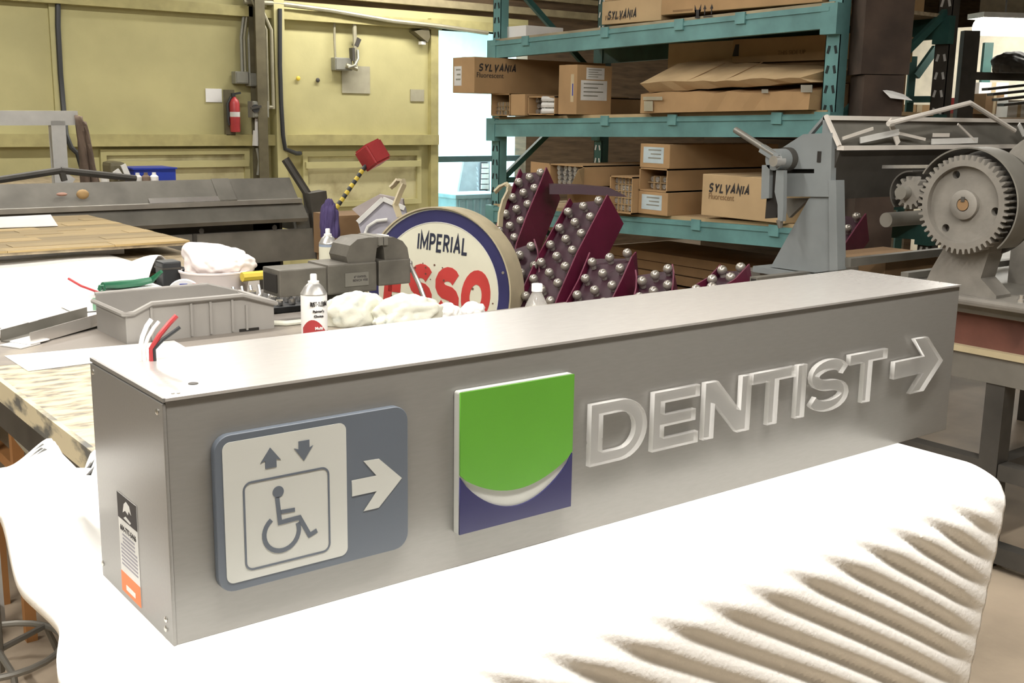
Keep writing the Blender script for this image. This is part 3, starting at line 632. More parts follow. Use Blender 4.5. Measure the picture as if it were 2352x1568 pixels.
# socket set
t = thing('socket_set', (1.17, 2.2, T), 'open black socket set with shiny sockets in rows on the bench', 'tool set')
MB().box(1.01, 1.34, 1.98, 2.22, T, T + .02, .004).build('tray', m_blk, t)
sk = MB().lathe([(.009, 0), (.011, .004), (.011, .03), (.007, .03), (.006, .012)], (0, 0, 0), UP, 10).mesh('socket', True)
for r in range(4):
    for k in range(7): inst(sk, 'socket', m_bright, t, (1.03 + k * .045 + r * .006, 2.01 + r * .048, T + .02), (random.uniform(-.2, .2), .5 if r == 2 else 0, 0), (1, 1, .6 + .15 * r))
for k in range(9): MB().tube([(1.05 + .03 * k, 2.19, T + .02), (1.05 + .03 * k, 2.205, T + .06)], .006, 8).build('ratchet_bit', m_bright, t, True)
MB().tube([P(556, 636, z=T + .088), P(645, 628, z=T + .088)], .016).build('yellow_bar', m_yel, None, True, label='yellow bar lying behind the socket set', cat='bar')
q = P(600, 632, z=T + .088); MB().box(max(q.x - .17, 1.18), q.x + .17, max(q.y - .05, 2.235), q.y + .06, T, T + .071, .004).build('steel_block', m_steeld, None, False, label='dark steel block under the yellow bar', cat='block')
t = thing('air_hose', (1.3, 1.75, T), 'cream coloured hose end lying on the bench near the spray can', 'hose')
MB().tube([(.98, 1.82, T + .008), (1.03, 1.78, T + .008), (1.10, 1.78, T + .008), (1.18, 1.82, T + .008)], .008).build('hose', m_rag, t, True)
# vise
VY = 1.80; vz = lambda py, px=800: P(px, py, y=VY).z; vx = lambda px, py=640: P(px, py, y=VY).x
t = thing('bench_vise', (vx(810), VY + .07, T), 'heavy dark iron bench vise with a chrome handle', 'vise')
MB().box(vx(642), vx(752), VY, VY + .115, vz(669), vz(609), .004).build('slide', m_vise, t)
MB().box(vx(642) - .004, vx(642) + .002, VY + .015, VY + .10, vz(660), vz(620)).build('slide_hollow', m_dark, t)
MB().box(vx(750), vx(863), VY - .008, VY + .125, vz(673), vz(604), .006).build('body', m_vise, t)
MB().box(vx(868), vx(941), VY - .006, VY + .125, vz(663), vz(603), .005).box(vx(860), vx(872), VY + .01, VY + .10, vz(655), vz(615)).build('front_jaw_block', m_vise, t)
zt = vz(604); zj = vz(548)
MB().prism([V((vx(800), VY + .0, zt)), V((vx(796), VY, zt + .02)), V((vx(805), VY, zj - .022)), V((vx(822), VY, zj - .004)), V((vx(848), VY, zj)), V((vx(876), VY, zj - .002)), V((vx(876), VY, zj - .028)), V((vx(866), VY, zj - .035)), V((vx(862), VY, zt))], (0, .11, 0)).build('rear_jaw', m_vise, t)
MB().prism([V((vx(884), VY, zt)), V((vx(882), VY, zj - .04)), V((vx(879), VY, zj - .03)), V((vx(879), VY, zj - .002)), V((vx(905), VY, zj - .004)), V((vx(925), VY, zj - .018)), V((vx(936), VY, zj - .04)), V((vx(940), VY, zt))], (0, .11, 0)).build('front_jaw', m_vise, t)
MB().box(vx(868), vx(877), VY - .01, VY + .12, zj - .026, zj).build('jaw_plate', m_steel, t); MB().box(vx(879), vx(888), VY - .01, VY + .12, zj - .026, zj).build('jaw_plate', m_steel, t)
MB().box(vx(789), vx(843), VY - .0105, VY - .008, vz(657), vz(626)).build('name_plate', m_steel, t)
for k, (s_, zz) in enumerate((('6" SWIVEL', 636), ('BENCH VISE', 644))):
    text(s_, .010, frame((vx(824), VY - .0105, vz(zz)), (1, 0, 0), UP), .0004, .02, 'plate_lettering', m_ink, t)
MB().lathe([(.10, 0), (.10, .018), (.085, .024), (.075, .05), (.062, .085)], (vx(806), VY + .06, T)).build('swivel_base', m_vise, t, True)
MB().tube([V((vx(815), VY - .02, T + .03)), V((vx(840), VY - .06, T + .07)), V((vx(862), VY - .06, T + .045))], .006).build('lock_lever', m_steel, t, True)
cy = VY + .06; hz = vz(630); hx = vx(952)
MB().cyl((vx(940), cy, hz), (hx + .016, cy, hz), .022).build('screw_head', m_vise, t, True)
MB().tube([(hx, cy - .03, hz + .012), (hx + .006, cy - .075, hz - .045), (hx + .014, cy - .12, T + .012)], .0075).sphere((hx, cy - .028, hz + .014), .012).build('handle', m_bright, t, True)
# spray cans
def can(c, r, h, lb, body, printed):
    t = thing('spray_can', c, lb, 'spray can'); c = V(c)
    MB().lathe([(r * .97, 0), (r, .004), (r, h * .70), (r * .97, h * .715)], c).build('can_body', body, t, True)
    MB().lathe([(r * .99, h * .715), (r * 1.0, h * .73), (r * .93, h * .75), (r * .72, h * .82), (r * .5, h * .86), (r * .42, h * .87)], c).build('can_shoulder', m_silver, t, True)
    MB().lathe([(r * .42, h * .87), (r * .42, h * .90), (r * .26, h * .91), (r * .26, h * .985), (r * .22, h)], c).build('nozzle', m_white, t, True)
    f = V((CAM.x - c.x, CAM.y - c.y, 0)).normalized(); s = UP.cross(f); f2 = (f + s * .35).normalized(); s2 = UP.cross(f2)
    if printed:
        strokes('RUST-OLEUM', r * .36, frame(c + f2 * (r * .90) + UP * h * .60, s2, UP), .17, 'print_brand', m_ink, t, r * 1.25, depth=r * .11)
        text('Painter\'s', r * .26, frame(c + f2 * (r * .965) + UP * h * .50, s2, UP), .003, .01, 'print_line', m_ink, t)
        text('Choice', r * .26, frame(c + f2 * (r * .965) + UP * h * .43, s2, UP), .003, .01, 'print_line', m_ink, t)
        b = MB(); n = 12; a0, a1 = math.atan2(f.y, f.x) - 1.0, math.atan2(f.y, f.x) + 1.35
        lo = [c + V((math.cos(a0 + (a1 - a0) * i / n), math.sin(a0 + (a1 - a0) * i / n), 0)) * r * 1.012 + UP * h * .11 for i in range(n + 1)]
        for i in range(n):
            h0 = h * (.10 + .17 * max(0, math.sin(math.pi * min(1, (i + 1) / n * 1.1)))); h1 = h * (.10 + .17 * max(0, math.sin(math.pi * min(1, (i + 2) / n * 1.1))))
            q = [b.b.verts.new(p) for p in (lo[i], lo[i + 1], lo[i + 1] + UP * h1, lo[i] + UP * h0)]; b.b.faces.new(q)
        b.build('print_red_band', m_red, t)
        text('Multi', r * .3, frame(c + f2 * (r * .985) + UP * h * .26, s2, UP), .003, .02, 'print_line', m_paper, t)
        text('Purpose', r * .3, frame(c + f2 * (r * .985) + UP * h * .18, s2, UP), .003, .02, 'print_line', m_paper, t, sx=.9)
    else: MB().lathe([(r * 1.004, h * .25), (r * 1.005, h * .26), (r * 1.005, h * .66), (r * 1.004, h * .67)], c).build('paper_label', m_cream, t, True)
    return t
cp = P(723, 790, z=T); can((cp.x, cp.y, T), .036, .195, 'white and red spray can with silver shoulder beside the rags', m_white, True)
cp = P(726, 610, z=T + .02); can((1.56, 2.50, T), .034, .20, 'cream-labelled spray can standing behind the vise', mat('can_blue', (.25, .3, .38), .4), False)
t = thing('parts_tray', (1.66, 2.48, T), 'flat grey tray with white lid behind the vise', 'tray')
MB().box(1.60, 1.78, 2.36, 2.50, T, T + .155, .004).build('tray_box', m_steel, t); MB().lathe([(.04, 0), (.045, .006), (.04, .018), (.02, .022)], (1.73, 2.42, T + .155)).build('tray_lid', m_white, t, True)
# rags by the vise
ragmesh((1.22, 1.70, T + .001), .075, .045, .052, 11, None, .6).build('rag', m_rag, None, True, label='crumpled stained rag beside the spray can', cat='rag')
ragmesh((1.36, 1.63, T + .001), .095, .05, .042, 5, (-.1, 0, .4), .55).build('rag', m_rag, None, True, label='larger cream rag heaped in front of the vise', cat='rag')
ragmesh((1.50, 1.63, T + .001), .04, .03, .025, 21, None, .5).build('rag', m_paper, None, True, label='small white rag beside the vise handle', cat='rag')
ragmesh((1.60, 1.63, T + .001), .035, .025, .022, 22, None, .5).build('rag', m_paper, None, True, label='white paper wipe in front of the round sign', cat='rag')
# bottle
cp = P(1232, 735, d=2.93); cp.z = T; t = thing('water_bottle', cp, 'clear plastic bottle with a white cap on the bench', 'bottle')
MB().lathe([(.031, 0), (.033, .01), (.033, .07), (.031, .075), (.033, .08), (.034, .11), (.030, .14), (.018, .165), (.013, .175), (.013, .182)], cp).build('bottle_body', m_pet, t, True)
MB().lathe([(.0145, .178), (.0145, .196), (.013, .198)], cp).build('cap', m_white, t, True)

# ================================================================== second table with the white sheet and the wooden panel
t2 = thing('cutting_table', (.9, 4.1, 0), 'low cutting table behind the workbench, mostly covered by white sheet', 'table')
MB().box(-.2, 1.46, 3.06, 5.15, T - .05, T - .004).build('table_top', m_wood, t2)
for xx in (-.1, 1.36):
    for yy in (3.15, 5.05): MB().box(xx - .03, xx + .03, yy - .03, yy + .03, 0, T - .05).build('leg', m_wood, t2)
def wsheet(u, v):
    y = 2.14 + v * 1.555
    xl = .05 + (.32 if v < .02 else .0) + .1 * (1 - v)
    xr = .70 + .42 * min(1, max(0, (y - 2.2) / .6)) ** 1.2
    x = xl + (xr - xl) * u
    k = max(0, min(1, (y - 2.35) / .4)); k = k * k * (3 - 2 * k); f = max(0, min(1, (3.55 - y) / .25))
    z = T + .004 + .125 * max(0, min(1, (y - 2.30) / .2)) * math.exp(-(max(0, y - 2.55) / .42) ** 2) * math.exp(-((x - .95) / .10) ** 2) + .004 * math.sin(9 * x + 5 * y) * k
    return V((x, y, z))
o = MB().grid(wsheet, 60, 60).build('white_sheet', m_white, None, True, label='large white plastic sheet on the bench, curled up beside the black case', cat='sheet')
md = o.modifiers.new('thick', 'SOLIDIFY'); md.thickness = .003; md.offset = 0
wp = thing('wooden_board', (.9, 4.25, T + .01), 'strip-glued wooden panel lying on the white sheet', 'panel')
zt = .93
MB().box(-.1, 1.438, 3.545, 4.965, zt - .02, zt - .008).build('panel_core', m_wood, wp)
for r in range(13):
    y0 = 3.54 + r * .1100; x = -.1; k = 0
    while x < 1.438:
        L = random.uniform(.28, .55); x2 = min(1.438, x + L)
        if 1.438 - x2 < .1: x2 = 1.438
        c = random.uniform(.85, 1.15)
        nm = 'stave_%d' % ((r * 3 + k) % 4)
        m = bpy.data.materials.get(nm) or mat(nm, [v * (.72 + .16 * ((r * 3 + k) % 4)) for v in (.40, .29, .13)], .5, var=.15, scale=4, stretch=(1, 10, 1))
        MB().box(x + .001, x2 - .001, y0 + .001, y0 + .109, zt - .008, zt + .0012 * ((k + r) % 2)).build('plank', m, wp)
        x = x2; k += 1
MB().box(-.05, 1.2, 3.7, 4.9, T, zt - .02).build('sheet_stack', m_white, None, False, label='stack of white sheets under the wooden panel', cat='sheet stack')
MB().prism([V((.35, 4.92, zt + .004)), V((1.25, 4.985, zt + .004)), V((1.12, 4.40, zt + .004)), V((.35, 4.5, zt + .004))][::1], (0, 0, .004)).build('white_board', m_white, None, False, label='thin white board lying across the far end of the wooden panel', cat='board')

# ================================================================== sheet metal brake at the back left
BY = 5.2
bz = lambda py, y=BY, px=500: P(px, py - .036 * (px - 500) * 0, y=y).z
br = thing('metal_brake', (1.2, 5.5, 0), 'long grey sheet metal folding brake behind the cutting table', 'brake')
XR = P(688, 458, y=BY).x; XL = -1.6
zl = P(685, 456, y=BY).z; zl0 = P(685, 466, y=BY).z
def ext(pts, x0, x1, nm, m): return MB().prism([V((x0, y, z)) for y, z in pts], (x1 - x0, 0, 0)).build(nm, m, br)
LB = BY + .13; zb_ = P(640, 408, y=LB).z
ext([(BY + .02, zl), (LB, zb_), (LB, zb_ - .03), (BY + .02, zl - .03)], XL, XR, 'clamp_leaf', m_steel)
ext([(BY, zl), (BY + .04, zl + .004), (BY + .04, zl0), (BY, zl0)], XL, XR + .02, 'nose_bar', mat('nose_steel', (.42, .40, .36), .35, .5))
ext([(BY + .005, zl + .003), (BY + .035, zl + .03), (BY + .04, zl + .025), (BY + .01, zl - .0)], P(345, 445, y=BY).x, P(530, 445, y=BY).x, 'clamp_strip', m_bright)
ext([(BY + .005, zl + .008), (LB - .004, zb_ + .004), (LB + .002, zb_ - .004), (BY + .01, zl - .01)], P(505, 440, y=BY).x, P(545, 440, y=BY).x, 'leaf_strap', m_steel)
ext([(BY + .03, zl0 - .0), (BY - .05, P(600, 505, y=BY - .05).z), (BY - .03, P(600, 512, y=BY).z), (BY + .1, zl0 - .02)], XL, P(700, 490, y=BY).x, 'bending_leaf', m_steel)
ext([(BY + .15, .95), (BY + .35, .95), (BY + .35, .5), (BY + .15, .5)], XL, XR - .05, 'bed', m_steeld)
y_ = BY + .02; xa, xb = P(446, 540, y=y_).x, P(737, 540, y=y_).x
MB().box(XL, xb, y_, y_ + .03, P(600, 603, y=y_).z, P(600, 530, y=y_).z).build('apron', m_steel, br)
MB().box(xa - .012, xa + .012, y_ - .012, y_, P(600, 603, y=y_).z, P(600, 528, y=y_).z).build('apron_seam', m_steeld, br)
for px, py in ((462, 530), (630, 522)):
    c = P(px, py, y=y_ - .002); MB().cyl(c, c + V((0, -.006, 0)), .016, 12).build('bolt', m_steeld, br, True)
for xx in (XR - .25, -.6): MB().box(xx, xx + .18, BY + .15, BY + .5, 0, .9).build('pedestal', m_steeld, br)
a = [P(-60, 422, y=5.5), P(140, 391, y=5.5), P(312, 410, y=5.5)]
MB().tube([a[0], a[1]], .02).tube([a[1], a[2]], .02).build('truss_rod', m_steeld, br, True)
MB().bar(a[1] + UP * .01, P(148, 415, y=5.5), .03, .03).build('truss_post', m_steeld, br)
a = P(655, 365, y=5.35); b = P(722, 470, y=5.25); MB().tube([a, b], .028).build('lift_arm', m_steeld, br, True)
MB().bar(P(722, 440, y=5.25), P(740, 590, y=5.25), .10, .12).build('end_bracket', m_steeld, br)
MB().box(XR, XR + .2, BY + .05, BY + .3, .75, zl - .1).build('end_casting', m_steel, br)
# striped handle + red counterweight
A, B = P(732, 535, y=5.0), P(838, 383, y=5.0); n = 19
hd = MB().tube([P(745, 560, y=5.22), A, B, P(856, 356, y=5.0)], .011, 8).build('counterweight_lever', m_blk, br, True, label='yellow and black striped lever with a red block')
for k in range(n):
    nm, m = (('yellow_band', m_yel) if k % 2 else ('black_band', m_blk)); MB().tube([A.lerp(B, k / n), A.lerp(B, (k + 1) / n)], .0145, 10).build(nm, m, hd, True)
c = P(856, 356, y=5.0); dx = (RIGHT * .62 + UP * .42 + FWD * -.65).normalized(); dy = (UP * .9 - RIGHT * .42 + FWD * -.05); dy = (dy - dx * dy.dot(dx)).normalized(); dz = dx.cross(dy)
b = MB().obox(c, dx, dy, dz, .072, .072, .072); bmesh.ops.bevel(b.b, geom=list(b.b.edges), offset=.013, segments=3, affect='EDGES'); b.build('red_block', m_red, hd, True)
# white rail with the hanging cloth
rl = thing('white_rail', (P(130, 277, y=5.9).x, 5.9, 0), 'white steel T-shaped rail standing behind the brake', 'rail')
MB().bar(P(-80, 271, y=5.9), P(176, 271, y=5.9), .085, .06).build('crossbar', m_labelw, rl)
q = P(130, 277, y=5.9); MB().box(q.x - .042, q.x + .042, 5.87, 5.93, 0, q.z).build('post', m_labelw, rl)
MB().bar(P(130, 395, y=5.9), P(150, 420, y=5.9), .05, .05).bar(P(133, 395, y=5.9), P(165, 418, y=5.9), .05, .05).build('brace', m_labelw, rl)
def cloth(u, v):
    a, b = P(172, 264, y=5.86), P(206, 264, y=5.86); z1_, z0_ = a.z, P(190, 425, y=5.86).z
    w_ = .55 + .6 * v ** .8
    x = a.x + (b.x - a.x) * u * w_ + .02 * v; dz = .06 * u * u
    return V((x, 5.84 + .03 * math.sin(u * 14 + v * 2), z1_ - dz * (1 - v) - (z1_ - z0_) * v))
o = MB().grid(cloth, 24, 14).build('hanging_cloth', m_cloth, None, True, label='brown cloth hanging from the end of the white rail', cat='cloth')
md = o.modifiers.new('thick', 'SOLIDIFY'); md.thickness = .012
# shelf bench along the wall with small things
wt = thing('wall_bench', (2.8, 7.7, 0), 'narrow bench along the olive wall behind the brake', 'bench')
XB = P(440, 400, y=7.2).x
MB().box(-1, XB, 7.1, 8.35, .90, .94).build('bench_top', m_wood, wt)
for xx in (-.8, 1., XB - .12): MB().box(xx, xx + .08, 7.15, 7.23, 0, .9).build('leg', m_wood, wt)
def wbox(name, a, b, y, dep, m, lb, cat):
    A, B = P(*a, y=y), P(*b, y=y)
    t = thing(name, ((A.x + B.x) / 2, y + dep / 2, .94), lb, cat)
    return t, A, B
t, A, B = wbox('blue_bin', (308, 386), (404, 410), 7.2, .3, m_blue, 'blue plastic bin on the bench along the olive wall', 'bin')
MB().box(A.x, B.x, 7.2, 7.5, .94, A.z - .01).build('bin_body', m_blue, t); MB().box(A.x - .01, B.x + .01, 7.19, 7.51, A.z - .012, A.z).build('rim', m_blue, t)
t, A, B = wbox('brown_box', (252, 372), (300, 408), 7.25, .2, m_cardd, 'brown rounded case beside the blue bin', 'case')
MB().box(A.x, B.x - .03, 7.25, 7.45, .94, A.z, .03).build('case_body', m_col, t); MB().bar((B.x - .06, 7.23, A.z - .02), (B.x - .02, 7.23, .98), .04, .02, (1, 0, 0)).bar((B.x - .12, 7.22, A.z - .06), (B.x - .08, 7.22, .98), .05, .02, (1, 0, 0)).build('white_strap', m_labelw, t)
for px, m, lb in ((316, m_labelw, 'small pale bottle in front of the blue bin'), (335, m_cloth, 'small brown jar in front of the blue bin'), (354, m_paper, 'small white bottle in front of the blue bin'), (240, m_labelw, 'small white block beside the brown case')):
    c = P(px, 405, y=7.15); c.z = .94
    MB().lathe([(.03, 0), (.032, .01), (.032, .055), (.015, .07), (.015, .085)], c, seg=14).build('small_bottle', m, None, True, label=lb, cat='bottle')
MB().box(*(P(365, 400, y=7.95).x, P(390, 400, y=7.95).x), 7.9, 8.0, .94, 1.02).build('red_tin', m_red, None, False, label='red tin on the wall bench behind the blue bin', cat='tin')
for px, py, m, lb in ((190, 446, mat('tan_lump', (.5, .33, .15), .8), 'tan lump lying on the brake leaf'), (142, 446, mat('pink_lump', (.45, .26, .2), .8), 'flat pinkish scrap lying on the brake leaf')):
    c = P(px, py, y=BY + .02); MB().sphere(c, .035 if px > 150 else .03, 2, (1, .8, .8 if px > 150 else .35)).build('scrap', m, None, True, label=lb, cat='scrap')

# ================================================================== things between brake and rack
MB().obox(P(800, 535, d=5.6), V((1, 0, 0)), V((0, 1, 0)), UP, .13, .12, .10).obox(P(800, 535, d=5.6) - UP * .5, V((1, 0, 0)), V((0, 1, 0)), UP, .12, .11, .45).build('brown_crate', m_cardd, None, False, label='brown crate behind the vise', cat='crate')
ragmesh(P(757, 545, d=5.3), .035, .035, .10, 31, None, .5).build('purple_cloth', m_purple, None, True, label='purple cloth hanging from the brake end', cat='cloth')
hp = thing('house_sign', P(875, 540, d=5.2), 'grey house-shaped sign panel with pale outline behind the round sign', 'sign')
D5 = 5.2
out = [P(822, 510, d=D5), P(880, 456, d=D5), P(930, 478, d=D5), P(950, 560, d=D5), P(835, 560, d=D5)]
MB().prism(out, FWD * .05).build('panel', mat('panel_grey', (.32, .31, .36), .5), hp)
MB().prism([P(808, 480, d=D5 + .1), P(870, 447, d=D5 + .1), P(925, 458, d=D5 + .1), P(930, 500, d=D5 + .1), P(830, 500, d=D5 + .1)], FWD * .06).build('rear_panel', mat('panel_taupe', (.30, .26, .25), .6), hp)
MB().bar(out[0] - FWD * .01, out[1] - FWD * .01, .02, .015).bar(out[1] - FWD * .01, out[2] - FWD * .01, .02, .015).build('outline', m_labelw, hp)
MB().tube([P(835, 545, d=D5 - .02), P(845, 520, d=D5 - .02), P(865, 507, d=D5 - .02), P(890, 504, d=D5 - .02)], .008).build('outline', m_labelw, hp, True)
q = P(880, 540, d=5.2); MB().box(q.x - .12, q.x + .12, q.y - .02, q.y + .08, 0, q.z).build('stand', m_steeld, hp)

# round enamel sign with two strap hooks
c = P(1004, 668, d=4.6); nrm = V((-.88, -.44, .06)).normalized(); ux = V((-nrm.y, nrm.x, 0)).normalized() * 1; 
if ux.dot(RIGHT) < 0: ux = -ux
rt = -.035; uy = nrm.cross(ux); uy = uy if uy.z > 0 else -uy
ux2 = ux * math.cos(rt) + uy * math.sin(rt); uy2 = -ux * math.sin(rt) + uy * math.cos(rt)
FE = frame(c, ux2, uy2); RO = .345
es = thing('round_sign', (c.x, c.y, c.z - RO - .03), 'round cream enamel sign with navy ring and big red letters', 'sign')
fe = lambda d: FE @ Matrix.Translation((0, 0, d))
link(shape([circ(0, 0, RO, 72), circ(0, 0, RO - .006, 72)], .125, fe(-.11)), 'rim', m_rim, es)
link(shape([circ(0, 0, RO - .006, 72)], .02, fe(-.02)), 'face', m_cream, es)
link(shape([circ(0, 0, RO - .014, 72), circ(0, 0, RO - .062, 72)], .0015, fe(0)), 'navy_ring', m_navy, es)
link(shape([circ(0, 0, RO - .062, 72), circ(0, 0, RO - .065, 72)], .0018, fe(0)), 'ring_line', m_labelw, es)
strokes('IMPERIAL', .076, fe(0) @ Matrix.Translation((.012, .196, 0)), .17, 'lettering_top', mat('enamel_black', (.03, .035, .06), .35), es, .236, .14, .04, .002)
strokes('ESSO', .215, fe(0) @ Matrix.Translation((-.004, -.002, 0)), .27, 'letter', m_esred, es, .50, .04, .05, .002, per=True)
for k in range(26):
    a, r = random.uniform(0, 6.28), random.uniform(.05, .27); x, y = r * math.cos(a), r * math.sin(a); s_ = random.uniform(.002, .005)
    if abs(y - .196) < .06 and abs(x) < .16: continue
    link(shape([circ(x, y, s_, 7)], .0026, fe(0)), 'rust_chip', m_rust, es)
for a in (-.25, -.5, .35): link(shape([circ((RO - .03) * math.cos(a), (RO - .03) * math.sin(a), .006, 10)], .004, fe(0)), 'screw', m_screw, es)
for px, py, hx_ in ((905, 490, 0), (1150, 470, 1)):
    pts = [(918, 498), (908, 470), (920, 440), (927, 425), (924, 413), (914, 413), (905, 424), (898, 430)] if hx_ == 0 else [(1148, 520), (1150, 490), (1158, 460), (1168, 440), (1170, 428), (1162, 422), (1150, 428), (1138, 440)]
    q = [P(u, v, d=4.64 + (.0 if hx_ == 0 else -.12)) for u, v in pts]; b = MB()
    for i, (a_, b_) in enumerate(zip(q, q[1:])): b.bar(a_, b_ + (b_ - a_).normalized() * .004, .032, .008, FWD * .85 + RIGHT * .5)
    b.build('strap_hook', m_rim, es)
zc = c.z - RO - .03
cr = thing('wooden_crate', (c.x + .08, c.y + .05, 0), 'stained wooden crate that the round sign stands on', 'crate')
for k in range(4): MB().box(c.x - .2, c.x + .45, c.y - .2, c.y + .3, zc * k / 4 + .004, zc * (k + 1) / 4 - .006).build('board', m_wood2, cr)
A, B = P(1195, 620, d=4.9), P(1262, 700, d=4.9)
t = thing('plywood_board', (A.x, A.y, 0), 'stained plywood board standing beside the round sign', 'board')
MB().prism([A, P(1258, 632, d=4.8), P(1262, 760, d=4.8), P(1195, 760, d=4.9)], FWD * .03).build('sheet', m_wood2, t)

# ================================================================== pallet rack
RX = 4.5; RD = 1.0
rk = thing('pallet_rack', (5.0, 3.95, 0), 'teal steel pallet rack loaded with cartons', 'rack')
YL, YR = 5.40, 2.50
def zb1(y): return 2.000 + (5.40 - y) * .0239
def zb2(y): return 1.455 + (5.40 - y) * .0239
def zb3(y): return .830 + (5.40 - y) * .0310
sl = MB().box(-.003, .001, -.007, .007, -.02, .02).mesh('slot', False)
sl2 = MB().box(-.003, .001, -.007, .007, -.02, .02).mesh('slot', False)
for yy in (YL, YR):
    for xx in (RX, RX + RD):
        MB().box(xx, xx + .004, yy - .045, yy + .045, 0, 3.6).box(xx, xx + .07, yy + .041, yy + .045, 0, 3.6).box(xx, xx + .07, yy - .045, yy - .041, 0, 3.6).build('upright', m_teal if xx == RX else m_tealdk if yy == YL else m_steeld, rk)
        MB().box(xx - .03, xx + .10, yy - .06, yy + .06, 0, .012).build('foot_plate', m_tealdk, rk)
    z = .35
    while z < 2.75:
        for s_ in (-1, 1): inst(sl, 'slot', m_slot, rk, (RX, yy + s_ * .022, z), (s_ * .25, 0, 0))
        for s_ in (-1, 1): inst(sl2, 'slot', m_labelw, rk, (RX + RD, yy + s_ * .022, z), (s_ * .25, 0, 0))
        z += .10
    for z0, z1 in (((.2, 1.0), (1.0, 1.75), (1.75, 2.5), (2.5, 3.2)) if yy == YL else ((.2, 1.0), (1.45, 2.1))):
        MB().bar((RX + .03, yy, z1 if z0 in (.2, 1.75) else z0), (RX + RD, yy, z0 if z0 in (.2, 1.75) else z1), .04, .03, (0, 0, 1)).build('brace', m_tealdk, rk)
    MB().bar((RX + .03, yy, 1.02), (RX + RD, yy, 1.02), .04, .03).build('brace', m_tealdk, rk)
cl = MB().box(-.012, .0, -.035, .035, -.05, .012).mesh('clip', False)
for f, hgt, clips in ((zb1, .115, (1208, 1390, 1560, 1700)), (zb2, .12, (1390, 1545, 1785)), (zb3, .11, (1600, 1780))):
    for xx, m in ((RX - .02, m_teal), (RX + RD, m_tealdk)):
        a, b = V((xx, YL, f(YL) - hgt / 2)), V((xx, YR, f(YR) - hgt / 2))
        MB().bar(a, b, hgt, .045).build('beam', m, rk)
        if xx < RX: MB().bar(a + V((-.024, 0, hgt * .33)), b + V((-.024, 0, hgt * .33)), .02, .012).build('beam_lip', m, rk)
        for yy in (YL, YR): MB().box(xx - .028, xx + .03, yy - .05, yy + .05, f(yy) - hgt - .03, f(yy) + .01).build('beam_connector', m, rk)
    for px in clips:
        q = P(px, 280 if f is zb2 else 80 if f is zb1 else 510, x=RX - .045); inst(cl, 'clip', m_teal, rk, (RX - .044, q.y, f(q.y)))
    MB().prism([V((RX - .01, YL, f(YL))), V((RX - .01, YR, f(YR))), V((RX + RD, YR, f(YR))), V((RX + RD, YL, f(YL)))], (0, 0, .02)).build('deck', m_card2 if f is not zb1 else m_wood, rk)

FXm = lambda x, y, z: frame((x, y, z), (0, -1, 0), UP)     # text on a face looking to -x
FYm = lambda x, y, z: frame((x, y, z), (1, 0, 0), UP)      # text on a face looking to -y
def carton(x0, x1, y0, y1, z0, z1, lb, m=m_card, grp='lamp cartons on the rack', open_end=False, tape=True, name='carton'):
    t = thing(name, ((x0 + x1) / 2, (y0 + y1) / 2, z0), lb, 'carton', grp)
    if open_end:
        th = .008
        MB().box(x0, x1, y0, y1, z0, z0 + th).box(x0, x1, y0, y1, z1 - th, z1).box(x0, x1, y0, y0 + th, z0, z1).box(x0, x1, y1 - th, y1, z0, z1).box(x1 - th, x1, y0, y1, z0, z1).build('carton_shell', m, t)
    else: MB().box(x0, x1, y0, y1, z0, z1, .004).build('carton_shell', m, t)
    if tape: MB().box(x0 - .001, x1, (y0 + y1) / 2 - .025, (y0 + y1) / 2 + .025, z1, z1 + .001).build('tape', m_tape, t)
    return t
cap = MB().lathe([(.0145, 0), (.0165, -.004), (.0165, .02), (.006, -.004), (.002, -.004)][:3] + [(.0165, .4)], (0, 0, 0), (1, 0, 0), 10)
cap.cyl((-.008, .005, 0), (0, .005, 0), .0025, 6).cyl((-.008, -.005, 0), (0, -.005, 0), .0025, 6)
cap = cap.mesh('lamp_tube', True)
def tubes(t, x, y0, y1, z0, z1, ny, nz, keep=1., grid=True):
    for i in range(ny):
        for j in range(nz):
            if random.random() < keep: inst(cap, 'lamp_tube', m_silver, t, (x + random.uniform(0, .015), y0 + (y1 - y0) * (i + .5) / ny, z0 + (z1 - z0) * (j + .5) / nz))
    if grid:
        b = MB()
        for j in range(1, nz): zz = z0 + (z1 - z0) * j / nz; b.box(x - .005, x + .12, y0, y1, zz - .002, zz + .002)
        for i in range(1, ny): yy = y0 + (y1 - y0) * i / ny; b.box(x - .005, x + .12, yy - .002, yy + .002, z0, z1)
        b.build('divider', m_card2, t)
def label_x(t, x, y0, y1, z0, z1, m=m_labelw):
    o = MB().box(x - .0015, x, y0, y1, z0, z1).build('label', m, t); h = z1 - z0; w_ = abs(y1 - y0)
    for k in range(3): MB().box(x - .0022, x - .0015, min(y0, y1) + w_ * .12, min(y0, y1) + w_ * (.75 - .12 * (k % 2)), z1 - h * (.22 + .25 * k), z1 - h * (.14 + .25 * k)).build('print_line', m_ebox, o)
def label_y(t, y, x0, x1, z0, z1):
    o = MB().box(x0, x1, y - .0015, y, z0, z1).build('label', m_labelw, t); h = z1 - z0; w_ = x1 - x0
    for k in range(4): MB().box(x0 + w_ * .1, x0 + w_ * (.85 - .2 * (k % 2)), y - .0022, y - .0015, z1 - h * (.2 + .2 * k), z1 - h * (.14 + .2 * k)).build('print_line', m_ebox, o)
